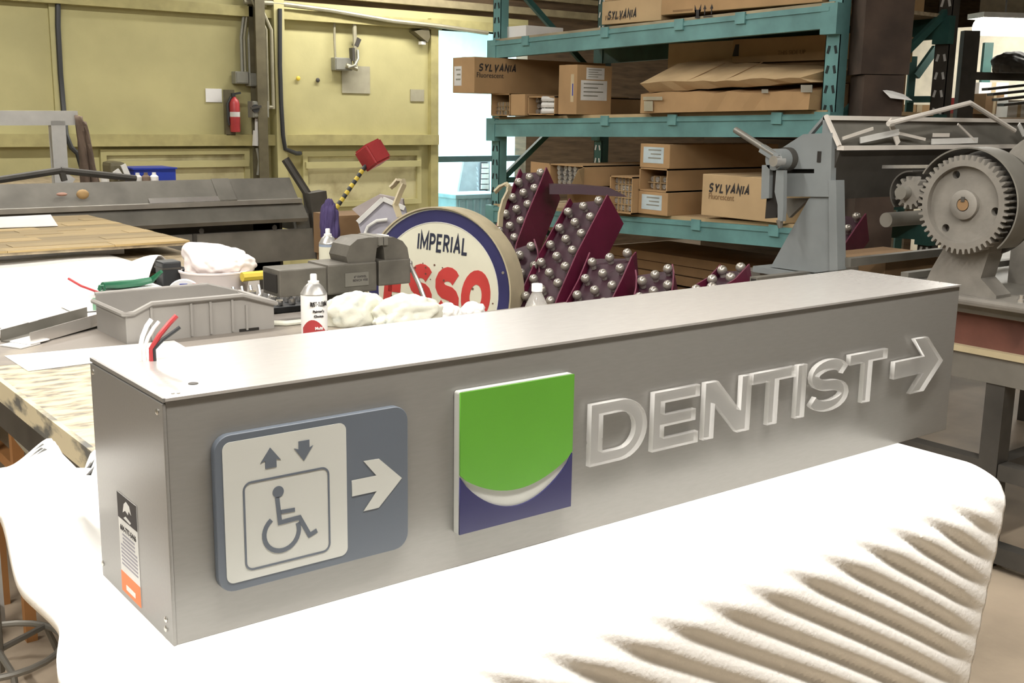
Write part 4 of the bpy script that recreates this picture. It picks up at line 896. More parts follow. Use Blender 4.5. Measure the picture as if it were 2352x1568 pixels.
# middle shelf ---------------------------------------------------------------
z2 = lambda y: zb2(y) + .022
a, b, c_ = P(1040, 137, x=4.2), P(1090, 130, x=4.2), P(1090, 213, x=4.2)
t = carton(4.2, 5.42, b.y, a.y, c_.z, b.z, 'long lamp carton sticking out beyond the rack, on top of open cartons')
BRAND = 'SYLVANIA'
strokes(BRAND, .055, FYm((P(1100, 155, y=b.y).x + P(1186, 155, y=b.y).x) / 2, b.y - .001, P(1140, 156, y=b.y).z), .2, 'lettering', m_ink, t, P(1186, 155, y=b.y).x - P(1100, 155, y=b.y).x, shear=.25)
text('Fluorescent', .05, FYm(P(1126, 172, y=b.y).x, b.y - .001, P(1126, 173, y=b.y).z), .0012, 0, 'lettering', m_ink, t)
label_x(t, 4.2, a.y - .02, a.y - .11, c_.z + .05, b.z - .06)
zt = c_.z
t = carton(4.42, 5.4, 5.13, 5.35, z2(5.13), zt - .001, 'open carton of lamp tubes under the long carton at the rack upright', open_end=True, tape=False)
tubes(t, 4.46, 5.14, 5.34, z2(5.13) + .008, z2(5.3) + .10, 6, 3)
t = carton(4.42, 5.4, 4.96, 5.12, z2(4.96), zt - .005, 'carton beside the open carton, closed flap, under the long carton', tape=False)
t = carton(4.44, 5.4, 4.66, 4.95, z2(4.66), zt - .02, 'open carton with loose lamp tubes beside the tall labelled carton', open_end=True, tape=False)
tubes(t, 4.50, 4.68, 4.94, z2(4.8) + .008, z2(4.8) + .12, 7, 3, 1, False)
for k in range(3): MB().tube([(4.43, 4.78, z2(4.8) + .03 + .04 * k), (4.47, 4.68, z2(4.8) + .03 + .04 * k)], .018).build('lamp_tube', m_glasst, t, True)
y0, y1 = P(1325, 200, x=4.42).y, P(1283, 200, x=4.42).y; x1 = P(1405, 200, y=y0).x
zc0, zc1 = z2(y0), P(1325, 148, x=4.42).z
t = carton(4.42, x1, y0, y1, zc0, zc1, 'tall cube carton with two white shipping labels on the middle shelf')
label_y(t, y0, P(1347, 170, y=y0).x, P(1388, 170, y=y0).x, P(1347, 182, y=y0).z, P(1347, 155, y=y0).z)
label_y(t, y0, P(1335, 170, y=y0).x, P(1395, 170, y=y0).x, P(1335, 230, y=y0).z, P(1335, 184, y=y0).z)
MB().box(4.4185, 4.42, y0 + .03, y0 + .06, zc0 + .08, zc1 - .06).build('tape', m_tape, t); MB().box(4.418, 4.42, y0 + .035, y0 + .045, zc0 + .12, zc1 - .12).build('blue_mark', m_blue, t)
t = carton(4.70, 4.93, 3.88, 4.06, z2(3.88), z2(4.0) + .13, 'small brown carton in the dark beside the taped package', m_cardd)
# taped flat package and the folded cardboard above it
def package(name, pl, pr, x0, x1, lb, m, seed, parts):
    """irregular long package between left and right end profiles [(x,z)...], skinned along y"""
    rnd = random.Random(seed); t = thing(name, (x0, (pl[0] + pr[0]) / 2, min(z for _, z in pl[1])), lb, 'package'); b = MB(); n = 14; k = len(pl[1]); G = []
    for i in range(n + 1):
        f = i / n; y = pl[0] + (pr[0] - pl[0]) * f
        G.append([b.b.verts.new((pl[1][j][0] * (1 - f) + pr[1][j][0] * f + rnd.uniform(-.008, .008), y + (rnd.uniform(-.03, .03) if i in (0, n) else 0), pl[1][j][1] * (1 - f) + pr[1][j][1] * f + (rnd.uniform(-.007, .007) if pl[1][j][1] > z2(3) + .02 else 0))) for j in range(k)])
    for i in range(n):
        for j in range(k): b.b.faces.new((G[i][j], G[i][(j + 1) % k], G[i + 1][(j + 1) % k], G[i + 1][j]))
    b.b.faces.new(G[0]); b.b.faces.new(G[-1][::-1]); b.build('wrapping', m, t); return t
zp = lambda y, px, py: P(px, py, x=4.42).z
t = package('flat_package', (3.84, [(4.42, z2(3.84)), (4.42, zp(0, 1480, 210) - .01), (4.75, zp(0, 1480, 205) + .02), (4.75, z2(3.84))]), (2.58, [(4.42, z2(2.58)), (4.42, zp(0, 1865, 210)), (4.75, zp(0, 1865, 195) + .02), (4.75, z2(2.58))]), 4.42, 4.75, 'flat cardboard package with crumpled taped ends on the middle shelf', m_card, 4, None)
for (px0, px1, py0, py1) in ((1478, 1522, 222, 230), (1480, 1500, 232, 255), (1750, 1765, 205, 214), (1840, 1866, 195, 212)):
    MB().prism([P(px0, py0, x=4.408), P(px1, py0, x=4.408), P(px1, py1, x=4.408), P(px0, py1, x=4.408)], (-.003, 0, 0)).build('tape', m_bright, t)
t = package('folded_cardboard', (3.82, [(4.40, zp(0, 1485, 190)), (4.46, zp(0, 1500, 212)), (4.9, zp(0, 1500, 200)), (4.86, zp(0, 1495, 130)), (4.72, zp(0, 1495, 150) + .02)]), (2.60, [(4.40, zp(0, 1890, 178)), (4.44, zp(0, 1890, 188)), (4.9, zp(0, 1890, 180)), (4.86, zp(0, 1890, 150)), (4.6, zp(0, 1890, 158))]), 4.4, 4.9, 'folded pale cardboard sheet resting on the flat package', m_card2, 9, None)
for f in (.30, .52): MB().bar(V((4.41, 3.82 - 1.3 * f, zp(0, 1485, 190) + .005)), V((4.70, 3.80 - 1.3 * f, zp(0, 1495, 150) + .015)), .004, .004).build('crease', m_cardd, t)
zz = P(1700, 140, x=4.9).z
t = carton(4.95, 5.40, 3.56, 4.13, z2(3.56), P(1560, 90, x=4.9).z - .02, 'pale carton standing behind the folded cardboard, half in shadow', m_card2, tape=False)
t = carton(4.92, 5.40, 2.62, 3.55, zz - .01, zz + .13, 'wide carton with faint print behind the folded cardboard', m_card, tape=False)
text('THIS SIDE UP', .035, FXm(4.919, 3.1, zz + .04), .001, 0, 'lettering', m_cardd, t)
link(shape([[(0, 0), (.05, .0), (.05, .07), (.02, .07)]], .001, FXm(4.9195, 3.55, zz + .03)), 'print_mark', m_ink, t)
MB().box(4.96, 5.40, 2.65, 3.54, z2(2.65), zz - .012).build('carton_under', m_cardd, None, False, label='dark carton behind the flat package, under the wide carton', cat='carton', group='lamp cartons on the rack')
# top shelf -------------------------------------------------------------------
z1_ = lambda y: zb1(y) + .022
a, b = P(1385, 40, x=4.5), P(1521, 40, x=4.5)
t = carton(4.49, 5.4, b.y, a.y, z1_(b.y), z1_(4) + .147, 'printed lamp carton on the top shelf, bottom of two', m_card2, tape=False)
strokes(BRAND, .055, FXm(4.489, P(1429, 33, x=4.489).y, P(1429, 33, x=4.489).z), .2, 'lettering', m_ink, t, P(1396, 33, x=4.489).y - P(1462, 33, x=4.489).y, shear=.25); text('Fluorescent', .04, FXm(4.489, a.y - .13, z1_(4) + .045), .0012, 0, 'lettering', m_cardd, t)
t = carton(4.49, 5.4, b.y + .005, a.y - .02, z1_(4) + .148, z1_(4) + .30, 'plain lamp carton stacked on the printed one on the top shelf', m_card2)
a, b = P(1524, 30, x=4.5), P(1893, 10, x=4.5)
t = carton(4.48, 5.4, b.y, a.y, z1_(b.y), z1_(b.y) + .36, 'large carton with arrow and glass marks on the top shelf', m_card)
zz = P(1610, 22, x=4.48).z; yy = P(1603, 22, x=4.48).y
link(shape([[(-.025, .0), (.025, .0), (.025, .03), (.012, .005), (.012, -.035), (.022, -.045), (-.022, -.045), (-.012, -.035), (-.012, .005), (-.025, .03)]], .001, FXm(4.479, yy, zz)), 'print_glass', m_ink, t)
yy = P(1627, 22, x=4.48).y
link(shape([[(-.030, -.03), (-.022, -.03), (-.022, .0), (-.014, .0), (-.026, .025), (-.038, .0), (-.030, .0)], [(.022, -.03), (.030, -.03), (.030, .0), (.038, .0), (.026, .025), (.014, .0), (.022, .0)], [(-.035, -.045), (.035, -.045), (.035, -.038), (-.035, -.038)]], .001, FXm(4.479, yy, zz)), 'print_arrows', m_ink, t)
MB().box(4.4785, 4.48, P(1545, 40, x=4.48).y, P(1590, 40, x=4.48).y, z1_(3.3) + .03, z1_(3.3) + .04).build('print_line', m_cardd, t)
a, b = P(1153, 80, x=4.56), P(1208, 80, x=4.56)
t = carton(4.56, 4.9, b.y, a.y, z1_(5.2), P(1180, 60, x=4.56).z, 'small white carton on the top shelf by the rack upright', m_paper, tape=False)
# bottom shelf ------------------------------------------------------------------
z3 = lambda y: zb3(y) + .022
a, b = P(1468, 420, x=4.45), P(1530, 420, x=4.45)
zz = [z3(3.7), P(1500, 440, x=4.45).z, P(1500, 386, x=4.45).z, P(1500, 330, x=4.45).z]
for k in range(3):
    t = carton(4.45, 5.45, b.y - .02 + .01 * (k == 1), a.y, zz[k] + .001, zz[k + 1] - .001, ('bottom lamp carton of the stack of three, pale label on its end', 'open middle lamp carton of the stack, tube ends showing', 'top lamp carton of the stack of three, pale label on its end')[k], m_card, open_end=(k == 1), tape=False)
    if k == 1: tubes(t, 4.51, b.y, a.y - .02, zz[1] + .01, zz[2] - .05, 4, 2)
    else: label_x(t, 4.45, a.y - .03, b.y + .03, zz[k] + .03, zz[k + 1] - .02, mat('label_blue_white', (.50, .60, .64), .6) if k == 0 else bpy.data.materials['label_blue_white'])
y0, y1 = P(1765, 450, x=4.45).y - .12, P(1612, 450, x=4.45).y
t = carton(4.45, 5.1, y0, y1, z3(y0), P(1690, 404, x=4.45).z, 'printed lamp carton on the bottom shelf behind the grey machine', m_card2)
strokes(BRAND, .056, FXm(4.449, P(1675, 435, x=4.45).y, P(1675, 434, x=4.45).z), .2, 'lettering', m_ink, t, P(1628, 435, x=4.45).y - P(1722, 435, x=4.45).y, shear=.25)
text('Fluorescent', .05, FXm(4.449, P(1657, 452, x=4.45).y, P(1655, 452, x=4.45).z), .0012, 0, 'lettering', m_cardd, t, sx=.82)
a, b = P(1400, 450, x=4.4), P(1462, 450, x=4.4); b.y = max(b.y, P(1468, 420, x=4.45).y + .004)
t = carton(4.40, 5.4, b.y, a.y, z3(3.9), P(1430, 405, x=4.4).z, 'open carton end with a honeycomb of lamp tubes beside the stack', m_card, open_end=True, tape=False)
tubes(t, 4.44, b.y + .01, a.y - .01, z3(3.9) + .01, P(1430, 405, x=4.4).z - .01, 6, 5)
ya, yb_ = P(1345, 400, x=4.3).y + .02, P(1262, 400, x=4.3).y; zt, z0 = P(1300, 378, x=4.3).z, P(1300, 428, x=4.3).z
t = carton(4.3, 5.4, ya, yb_, z0, zt, 'open lamp carton with splayed flaps and tube ends above the bulb letters', m_card, open_end=True, tape=False)
tubes(t, 4.315, ya + .07, yb_ - .05, z0 + .01, zt - .01, 4, 4, 1, False)
MB().prism([V((4.3, yb_, zt)), V((4.3, yb_, z0)), V((4.22, yb_ + .10, z0 + .04)), V((4.22, yb_ + .10, zt + .01))], (.006, 0, 0)).build('flap', m_card, t)
MB().prism([V((4.3, ya, zt - .01)), V((4.3, ya, z0)), V((4.16, ya - .03, z0)), V((4.20, ya - .06, zt - .02))], (.006, 0, 0)).build('flap', m_card2, t)
MB().prism([V((4.3, ya, z0)), V((4.3, yb_, z0)), V((4.18, yb_ - .02, z0 - .03)), V((4.18, ya, z0 - .02))], (0, 0, .005)).build('flap', m_card, t)
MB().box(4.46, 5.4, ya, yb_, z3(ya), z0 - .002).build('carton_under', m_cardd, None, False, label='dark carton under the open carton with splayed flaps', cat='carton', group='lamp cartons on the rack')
# dark clutter behind and under the rack
for k, (x0, x1, y0, y1, z0, z1, lb) in enumerate(((6.3, 6.7, 3.6, 5.0, 0, 1.35, 'dark stacked boards behind the rack, lower bundle'), (6.3, 6.7, 3.6, 4.9, 1.36, 2.9, 'dark stacked boards behind the rack, upper bundle'), (4.75, 5.4, 2.7, 4.9, 0, .42, 'brown flat bundle on the floor under the rack'), (4.8, 5.4, 2.65, 4.5, .43, .62, 'brown plank bundle lying on the flat bundle'))):
    t = thing('board_bundle', ((x0 + x1) / 2, (y0 + y1) / 2, z0), lb, 'boards')
    n = max(3, int((z1 - z0) / .11))
    for i in range(n):
        d = random.uniform(-.03, .03); MB().box(x0 + d, x1 + d, y0 + random.uniform(-.1, .1), y1, z0 + (z1 - z0) * i / n, z0 + (z1 - z0) * (i + 1) / n - .006).build('plank', m_cardd if k > 1 else m_brown, t)

# ================================================================== channel letters studded with bulbs, leaning at the rack
bulb = MB().sphere((0, 0, 0), .0195, 2).cyl((0, 0, -.03), (0, 0, 0), .012, 8).mesh('bulb', True)
def marquee(path, Wf, Ws, lb, phi=.80, ncol=3, pitch=.098, off=0., rec=.03):
    """channel swept along the near edge of the letter; u runs across the bulb face, w_ runs into its depth"""
    q = [P(px, py, d=d) for px, py, d in path]; t = thing('bulb_letter', (q[-1].x, q[-1].y, 0), lb, 'channel letter', 'burgundy bulb letters')
    sec = [(0, 0), (.006, 0), (.006, rec), (Wf - .006, rec), (Wf - .006, 0), (Wf, 0), (Wf, Ws), (0, Ws)]
    b = MB(); fr = []
    u0 = (-RIGHT * math.cos(phi) + FWD * math.sin(phi)); n = len(q)
    for i in range(n):
        tg = (q[min(i + 1, n - 1)] - q[max(i - 1, 0)]).normalized(); u = (u0 - tg * u0.dot(tg)).normalized(); w_ = tg.cross(u)
        if w_.dot(FWD) < 0: w_ = -w_
        fr.append((q[i], u, w_, tg))
    R = [[b.b.verts.new(p + u * a + w_ * c) for a, c in sec] for p, u, w_, _ in fr]; k = len(sec)
    for i in range(n - 1):
        for j in range(k): b.b.faces.new((R[i][j], R[i][(j + 1) % k], R[i + 1][(j + 1) % k], R[i + 1][j]))
    b.b.faces.new(R[0]); b.b.faces.new(R[-1][::-1])
    b.build('channel', m_wine, t)
    f = MB()
    G = [[f.b.verts.new(p + u * a + w_ * (rec - .002)) for a in (.007, Wf - .007)] for p, u, w_, _ in fr]
    for i in range(n - 1): f.b.faces.new((G[i][0], G[i][1], G[i + 1][1], G[i + 1][0]))
    f.build('bulb_tray', m_winedk, t)
    L = [0]
    for i in range(1, n): L.append(L[-1] + (q[i] - q[i - 1]).length)
    s = pitch * .6 + off; row = 0
    while s < L[-1] - .02:
        i = next(j for j in range(1, n) if L[j] >= s); g = (s - L[i - 1]) / (L[i] - L[i - 1])
        p = fr[i - 1][0].lerp(fr[i][0], g); u = fr[i - 1][1].lerp(fr[i][1], g).normalized(); w_ = fr[i - 1][2].lerp(fr[i][2], g).normalized(); tg = fr[i][3]
        for c in range(ncol):
            pos = p + u * (Wf * (c + .5) / ncol) + w_ * (rec - .028) + tg * (pitch * .28 * (c - 1))
            o = inst(bulb, 'bulb', m_bulb, t, pos); o.rotation_euler = (-w_).to_track_quat('Z', 'Y').to_euler()
        s += pitch; row += 1
    return t
first = marquee([(1396, 447, 4.75), (1362, 512, 4.66), (1327, 579, 4.57), (1285, 675, 4.42), (1262, 735, 4.35)], .20, .17, 'long straight bulb-studded burgundy letter stroke leaning in front of the bottom shelf', .80)
marquee([(1256, 384, 5.1), (1238, 430, 5.03), (1212, 492, 4.95), (1187, 560, 4.86), (1172, 640, 4.78)], .14, .20, 'long bulb-studded burgundy letter stroke between the round sign and the open carton', .55)
MB().prism([P(px, py, d=5.0) for px, py in ((1262, 424), (1330, 426), (1400, 432), (1440, 452), (1400, 450), (1330, 446), (1262, 446))], FWD * .1).build('crossbar', m_winedk, first)
marquee([(1228, 548, 4.72), (1236, 575, 4.69), (1240, 610, 4.66), (1240, 650, 4.62), (1236, 700, 4.58)], .16, .10, 'short curved bulb-studded letter piece behind the round sign rim', .3)
marquee([(1462, 578, 4.5), (1452, 590, 4.44), (1430, 640, 4.37), (1400, 700, 4.28), (1380, 740, 4.22)], .20, .17, 'bulb-studded burgundy stroke ending beside the bare floor strip', .7)
marquee([(1546, 606, 4.35), (1549, 625, 4.3), (1547, 655, 4.25), (1538, 700, 4.2), (1525, 740, 4.15)], .15, .17, 'upright bulb-studded burgundy piece with pinkish side, second beside the bare floor strip', .5)
marquee([(1722, 606, 4.2), (1714, 615, 4.17), (1690, 640, 4.1), (1650, 665, 4.05), (1600, 700, 4.0), (1560, 790, 3.85), (1550, 1000, 3.7), (1548, 1250, 3.6), (1547, 1310, 3.58)], .12, .17, 'dark bulb-studded burgundy piece behind the square tube of the grey machine', .9, 2)
marquee([(1990, 490, 5.1), (1965, 525, 5.03), (1935, 570, 4.96), (1905, 620, 4.9), (1890, 760, 4.85)], .14, .15, 'bright burgundy bulb letter stroke behind the rolling machine', .6, 2)

# ================================================================== steel machine stand on the right
MT = .905
ms = thing('machine_stand', (3.7, .95, 0), 'dark steel machine stand with red-brown apron carrying the gears', 'machine stand')
MB().box(3.02, 5.2, .52, 1.75, MT - .035, MT, .004).build('bed_plate', m_steel, ms)
MB().box(3.06, 5.15, .56, 1.70, .755, MT - .035).build('apron', m_rust, ms)
MB().box(3.03, 5.2, .50, 1.75, .735, .755).build('flange', mat('flange_tan', (.45, .38, .24), .5), ms); MB().box(3.04, 5.2, .52, 1.72, .645, .735).build('channel', m_steel, ms)
for xx, yy in ((3.08, .655), (3.08, 1.55), (5.05, .655), (5.05, 1.55)): MB().box(xx - .035, xx + .035, yy - .033, yy + .033, 0, .645).build('leg', m_steeld, ms)
MB().box(3.05, 3.11, .3, 1.6, .32, .375).build('tie_rail', m_steeld, ms); MB().box(3.05, 3.11, -.2, 1.6, .03, .09).build('floor_rail', m_steeld, ms); MB().box(3.05, 5.1, .62, .68, .32, .375).build('tie_rail', m_steeld, ms)
# rolling machine: gears, guards, pedestal
rm = thing('rolling_machine', (3.05, .78, MT), 'grey cast rolling machine with a large toothed gear and pinion', 'machine')
gy, gz, gr = .775, 1.233, .160
def gear(R, r, n, holes, hub):
    o = []
    for i in range(n):
        a = 2 * math.pi * i / n; d = 2 * math.pi / n
        for f, rr in ((-.30, r), (-.15, R), (.15, R), (.30, r)): o.append((rr * math.cos(a + d * f), rr * math.sin(a + d * f)))
    return [o] + holes
FGx = lambda x, y, z: frame((x, y, z), (0, -1, 0), UP)     # frame z -> -x
link(shape(gear(gr, gr * .90, 48, [circ(0, 0, gr * .78, 48)], 0), .045, FGx(2.985, gy, gz)), 'gear_ring', m_cast, rm)
hs = [circ(.052 * 2 * math.cos(a), .104 * math.sin(a), .0135, 14) for a in (math.radians(115), math.radians(-8), math.radians(232))]
link(shape([circ(0, 0, gr * .79, 48)] + hs, .022, FGx(2.985, gy, gz)), 'gear_web', m_cast, rm)
MB().lathe([(.048, 0), (.048, .018), (.040, .022), (.022, .022), (.020, .010)], (2.965, gy, gz), (-1, 0, 0), 28).build('hub', m_cast, rm, True)
MB().cyl((2.955, gy, gz), (2.943, gy, gz), .019).build('shaft_end', m_cardd, rm, True)
MB().box(2.940, 2.962, gy - .006, gy + .006, gz + .01, gz + .026).build('key', m_steeld, rm)
py_, pz_ = .985, 1.258
link(shape(gear(.056, .041, 14, [], 0), .04, FGx(3.0, py_, pz_)), 'pinion', m_cast, rm)
MB().cyl((3.0, py_ + .01, pz_), (2.925, py_ + .01, pz_), .022).build('pinion_shaft', m_steel, rm, True)
def band(c, R, a0, a1, x0, x1, th=.005, n=40):
    b = MB(); G = []
    for i in range(n + 1):
        a = math.radians(a0 + (a1 - a0) * i / n)
        G.append([b.b.verts.new((x, c[0] - r * math.cos(a), c[1] + r * math.sin(a))) for x, r in ((x0, R), (x1, R), (x1, R + th), (x0, R + th))])
    for i in range(n):
        for j in range(4): b.b.faces.new((G[i][j], G[i][(j + 1) % 4], G[i + 1][(j + 1) % 4], G[i + 1][j]))
    b.b.faces.new(G[0]); b.b.faces.new(G[-1][::-1]); return b
band((gy, gz), .180, -45, 150, 2.95, 3.06).build('gear_guard', m_steel, rm, True)
band((py_, pz_), .070, 85, 225, 2.96, 3.06).build('pinion_guard', m_steeld, rm, True)
MB().lathe([(.175, 0), (.175, .02), (.17, .022)], (3.10, gy, gz), (-1, 0, 0), 48).build('guard_back', m_steeld, rm, True)
MB().prism([V((3.0, y, z)) for y, z in ((.93, MT + .02), (.90, MT + .10), (.86, gz - .15), (.86, gz), (.70, gz), (.70, gz - .15), (.72, MT + .09), (.66, MT + .04), (.66, MT + .02))], (.09, 0, 0)).build('pedestal', m_cast, rm)
MB().box(2.96, 3.14, .53, .99, MT, MT + .03, .012).build('foot', m_cast, rm)
MB().lathe([(.014, 0), (.014, .010), (.009, .012), (.009, .024)], (3.0, .575, MT + .03), UP, 6).build('foot_bolt', m_bright, rm)
MB().cyl((3.03, 1.113, 1.152), (5.0, 1.113, 1.152), .026).build('roll', m_steel, rm, True)
MB().box(5.0, 5.08, .6, 1.2, MT, 1.35).build('far_housing', m_cast, rm)
MB().bar((3.03, 1.26, P(1930, 600, x=3.03).z), (5.0, 1.26, P(1930, 600, x=3.03).z), .03, .03).bar((3.03, 1.02, P(2045, 628, x=3.03).z), (5.0, 1.02, P(2045, 628, x=3.03).z), .022, .03).build('tie_bar', m_steel, rm)
MB().lathe([(.20, 0), (.20, .10), (.19, .105)], (3.75, .86, 1.27), (-1, 0, 0), 48).build('rear_gear_cover', m_cast, rm, True)
MB().box(3.6, 3.75, .80, .95, MT, 1.2).build('rear_pedestal', m_cast, rm)
MB().bar(P(2028, 383, x=3.2), P(2145, 382, x=3.2), .012, .012).build('rod', m_bright, rm)
# grey enamelled end frame with lever, long trough beam behind
gm = thing('folding_machine', (3.1, 1.43, MT), 'grey enamelled folding machine end frame with lever and long trough', 'machine')
def plate(pts, x, th, nm, m=m_mach): return MB().prism([P(px, py, x=x) for px, py in pts], (th, 0, 0)).build(nm, m, gm)
plate([(1770, 613), (1857, 457), (1908, 415), (1920, 415), (1924, 619), (1872, 626)], 3.0, .02, 'gusset')
plate([(1903, 414), (1920, 414), (1924, 620), (1905, 622)], 2.985, .05, 'flange')
plate([(1791, 343), (1845, 308), (1911, 305), (1908, 414), (1906, 452), (1803, 451), (1803, 398), (1870, 398), (1870, 388), (1800, 388)], 2.99, .03, 'head_plate')
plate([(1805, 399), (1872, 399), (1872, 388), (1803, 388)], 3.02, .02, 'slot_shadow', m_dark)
plate([(1896, 264), (1905, 300), (1911, 306), (1888, 308), (1890, 275), (1862, 308), (1856, 306), (1893, 264)], 3.0, .02, 'strut')
c = P(1882, 360, x=2.99); MB().obox(c, V((1, 0, 0)), V((0, 1, 0)), UP, .003, .008, .02).build('slot_hole', m_dark, gm)
a, b = P(1689, 298, x=2.9), P(1780, 356, x=2.9); MB().tube([a, b], .0125, 10).build('lever', m_steel, gm, True)
MB().bar(P(1750, 340, x=2.9), P(1788, 364, x=2.9), .03, .022, (0, -.6, 1)).build('lever_clevis', m_mach, gm)
c = P(1801, 366, x=2.96); MB().cyl(c, c - V((.06, 0, 0)), .040).build('pivot_disc', m_mach, gm, True)
c = P(1812, 365, x=2.99); MB().cyl(c, c - V((.03, 0, 0)), .044).build('pivot_collar', m_steeld, gm, True)
c = P(1780, 370, x=2.88); MB().cyl(c + V((.04, 0, 0)), c - V((.01, 0, 0)), .020).build('pivot_pin', m_bright, gm, True)
plate([(1750, 379), (1768, 379), (1766, 455), (1748, 457)], 2.90, .02, 'link_plate'); plate([(1768, 384), (1792, 390), (1792, 470), (1782, 500), (1757, 502), (1762, 440)], 2.92, .03, 'blade', m_dark)
plate([(1783, 391), (1800, 391), (1799, 480), (1797, 508), (1786, 508), (1786, 470), (1779, 440)], 2.90, .02, 'link_arm')
MB().tube([P(1791, 505, x=2.91), P(1792, 524, x=2.91)], [.014, .008]).build('link_tip', m_steel, gm, True)
plate([(1803, 455), (1858, 455), (1812, 500), (1803, 480)], 3.03, .02, 'inner_gusset', m_steel)
z_ = P(1770, 616, x=3.0).z
MB().box(2.98, 3.16, 1.24, 1.66, MT, z_ + .002).build('base_plate', m_mach, gm)
a = P(1697, 640, x=2.72); 
MB().box(2.70, 2.735, 1.40, 1.435, MT + .0, MT + .03).box(2.735, 3.3, 1.40, 1.435, MT, MT + .03).build('square_tube', m_steel, gm); MB().box(2.698, 2.70, 1.406, 1.429, MT + .006, MT + .024).build('tube_hollow', m_dark, gm)
A, B = P(1897, 265, x=3.0), P(1912, 334, x=3.0)
MB().box(3.0, 5.6, A.y - .012, A.y + .012, A.z - .016, A.z).build('top_rail', m_pale, gm)
MB().box(3.0, 4.3, B.y - .05, B.y - .02, B.z - .016, B.z).build('bottom_rail', m_pale, gm)
MB().bar((3.0, A.y, A.z), (3.0, B.y - .03, B.z), .012, .014).build('trough_end', m_pale, gm)
MB().prism([V((3.01, A.y + .005, A.z - .012)), V((3.01, B.y + .0, B.z - .01)), V((3.01, B.y + .012, B.z - .01)), V((3.01, A.y + .017, A.z - .012))], (2.5, 0, 0)).build('trough_back', m_steel, gm)
MB().prism([V((3.01, B.y - .03, B.z - .012)), V((3.01, B.y + .012, B.z - .012)), V((3.01, B.y + .05, B.z - .20)), V((3.01, B.y + .03, B.z - .20))], (2.3, 0, 0)).build('trough_side', m_steeld, gm)
# loose strips lying in the trough and the bent rod truss
for k, (p0, p1, dd, w_) in enumerate((((2043, 275), (2063, 330), 4.6, .035), ((1976, 322), (2064, 303), 4.4, .03), ((2065, 306), (2125, 320), 4.6, .015), ((1935, 318), (2005, 295), 4.5, .015), ((2140, 325), (2245, 322), 4.7, .03), ((2143, 310), (2180, 310), 4.8, .02), ((2200, 285), (2238, 322), 4.6, .012), ((2340, 285), (2352, 310), 4.2, .03))):
    MB().bar(P(*p0, y=1.325), P(*p1, y=1.318), w_ * .75, .005, (1, 0, 0) if k in (0, 6, 7) else UP).build('metal_strip', (m_pale, m_labelw, m_pale)[k % 3], None, False, label=('wide pale strip crossing the trough', 'flat strip lying slanted in the trough', 'thin bright strip at the trough middle', 'dull strip at the trough start', 'flat bar on the trough edge by the gears', 'short raised strip over the flat bar', 'thin rod slanting down to the trough edge', 'pale strip above the rear gear cover')[k], cat='metal strip', group='loose strips in the trough')
MB().tube([P(2040, 284, y=1.30), P(2228, 236, y=1.28), P(2330, 300, y=1.25)], .010).build('bent_rod', m_pale, None, True, label='bent pale rod peaking above the trough', cat='rod')
bp_ = MB().box(3.3, 3.75, 1.28, 1.6, MT, MT + .06); bp_.build('brown_carton_flat', m_cardd, None, False, label='flattened brown carton between roll and bed plate', cat='carton')

# ================================================================== far right background
def post(px0, px1, d, z1, nm, m, lb, holes=False):
    a, b = P(px0, 150, d=d), P(px1, 150, d=d); wd = (b - a).length; c = (a + b) / 2
    t = thing(nm, (c.x, c.y, 0), lb, 'post'); MB().obox(V((c.x, c.y, z1 / 2)), RIGHT, FWD, UP, wd / 2, wd / 3, z1 / 2).build('post_body', m, t)
    if holes:
        for k in range(8):
            for s in (-1, 1): MB().obox(V((c.x, c.y, 1.2 + k * .11 + .015 * s)) - FWD * (wd / 3 + .003) + RIGHT * (s * .025), RIGHT, FWD, UP, .012, .002, .02).build('slot', m_labelw, t)
    return t
post(2204, 2240, 8.3, 2.15, 'rack_post', m_steeld, 'plain dark rack post beside the perforated one')
post(2088, 2104, 9.0, 2.0, 'rack_post', m_tealdk, 'thin green rack post with a diagonal brace in the far bay')
post(2255, 2275, 9.5, 2.15, 'rack_post', m_tealdk, 'thin green rack post under the lit fluorescent fixture')
MB().bar(P(2103, 175, d=9), P(2150, 110, d=9), .06, .04).build('brace', m_tealdk, None, False, label='green diagonal brace leaning on the thin green post', cat='brace')
MB().bar(P(2226, 174, d=8.3), P(2400, 178, d=8.3), .055, .06).build('dark_beam', m_steeld, None, False, label='dark horizontal beam carrying grey bundles on the far rack', cat='beam')
MB().bar(P(2085, 228, d=9.0), P(2150, 228, d=9.0), .05, .06).build('green_beam', m_tealdk, None, False, label='short green beam at the foot of the far brace', cat='beam')
ragmesh(P(2330, 165, d=8.2) - UP * .01, .22, .1, .09, 41, None, .3).build('grey_bundle', m_steeld, None, True, label='grey bundle lying on the dark far beam', cat='bundle')
a, b = P(1968, 200, d=5.75), P(2058, 200, d=5.75); c = (a + b) / 2
for k, (z0, z1, m) in enumerate(((0, 1.45, m_umber), (1.452, 1.72, m_umber), (1.722, 2.35, m_umber))):
    MB().obox(V((c.x, c.y, (z0 + z1) / 2)), RIGHT, FWD, UP, (b - a).length / 2 + (.02 if k == 2 else 0), .12, (z1 - z0) / 2 - .001).build('brown_stack', m, None, False, label=('lower brown stack beyond the rack upright', 'dark middle bundle of the stack beyond the rack upright', 'upper brown crate of the stack beyond the rack upright')[k], cat='stack')
MB().prism([P(2030, 210, d=5.6), P(2062, 208, d=5.66), P(2096, 231, d=5.6), P(2045, 225, d=5.6)], UP * .006 + FWD * .02).build('white_flap', m_paper, None, False, label='white card flap sticking out of the brown stack', cat='card')
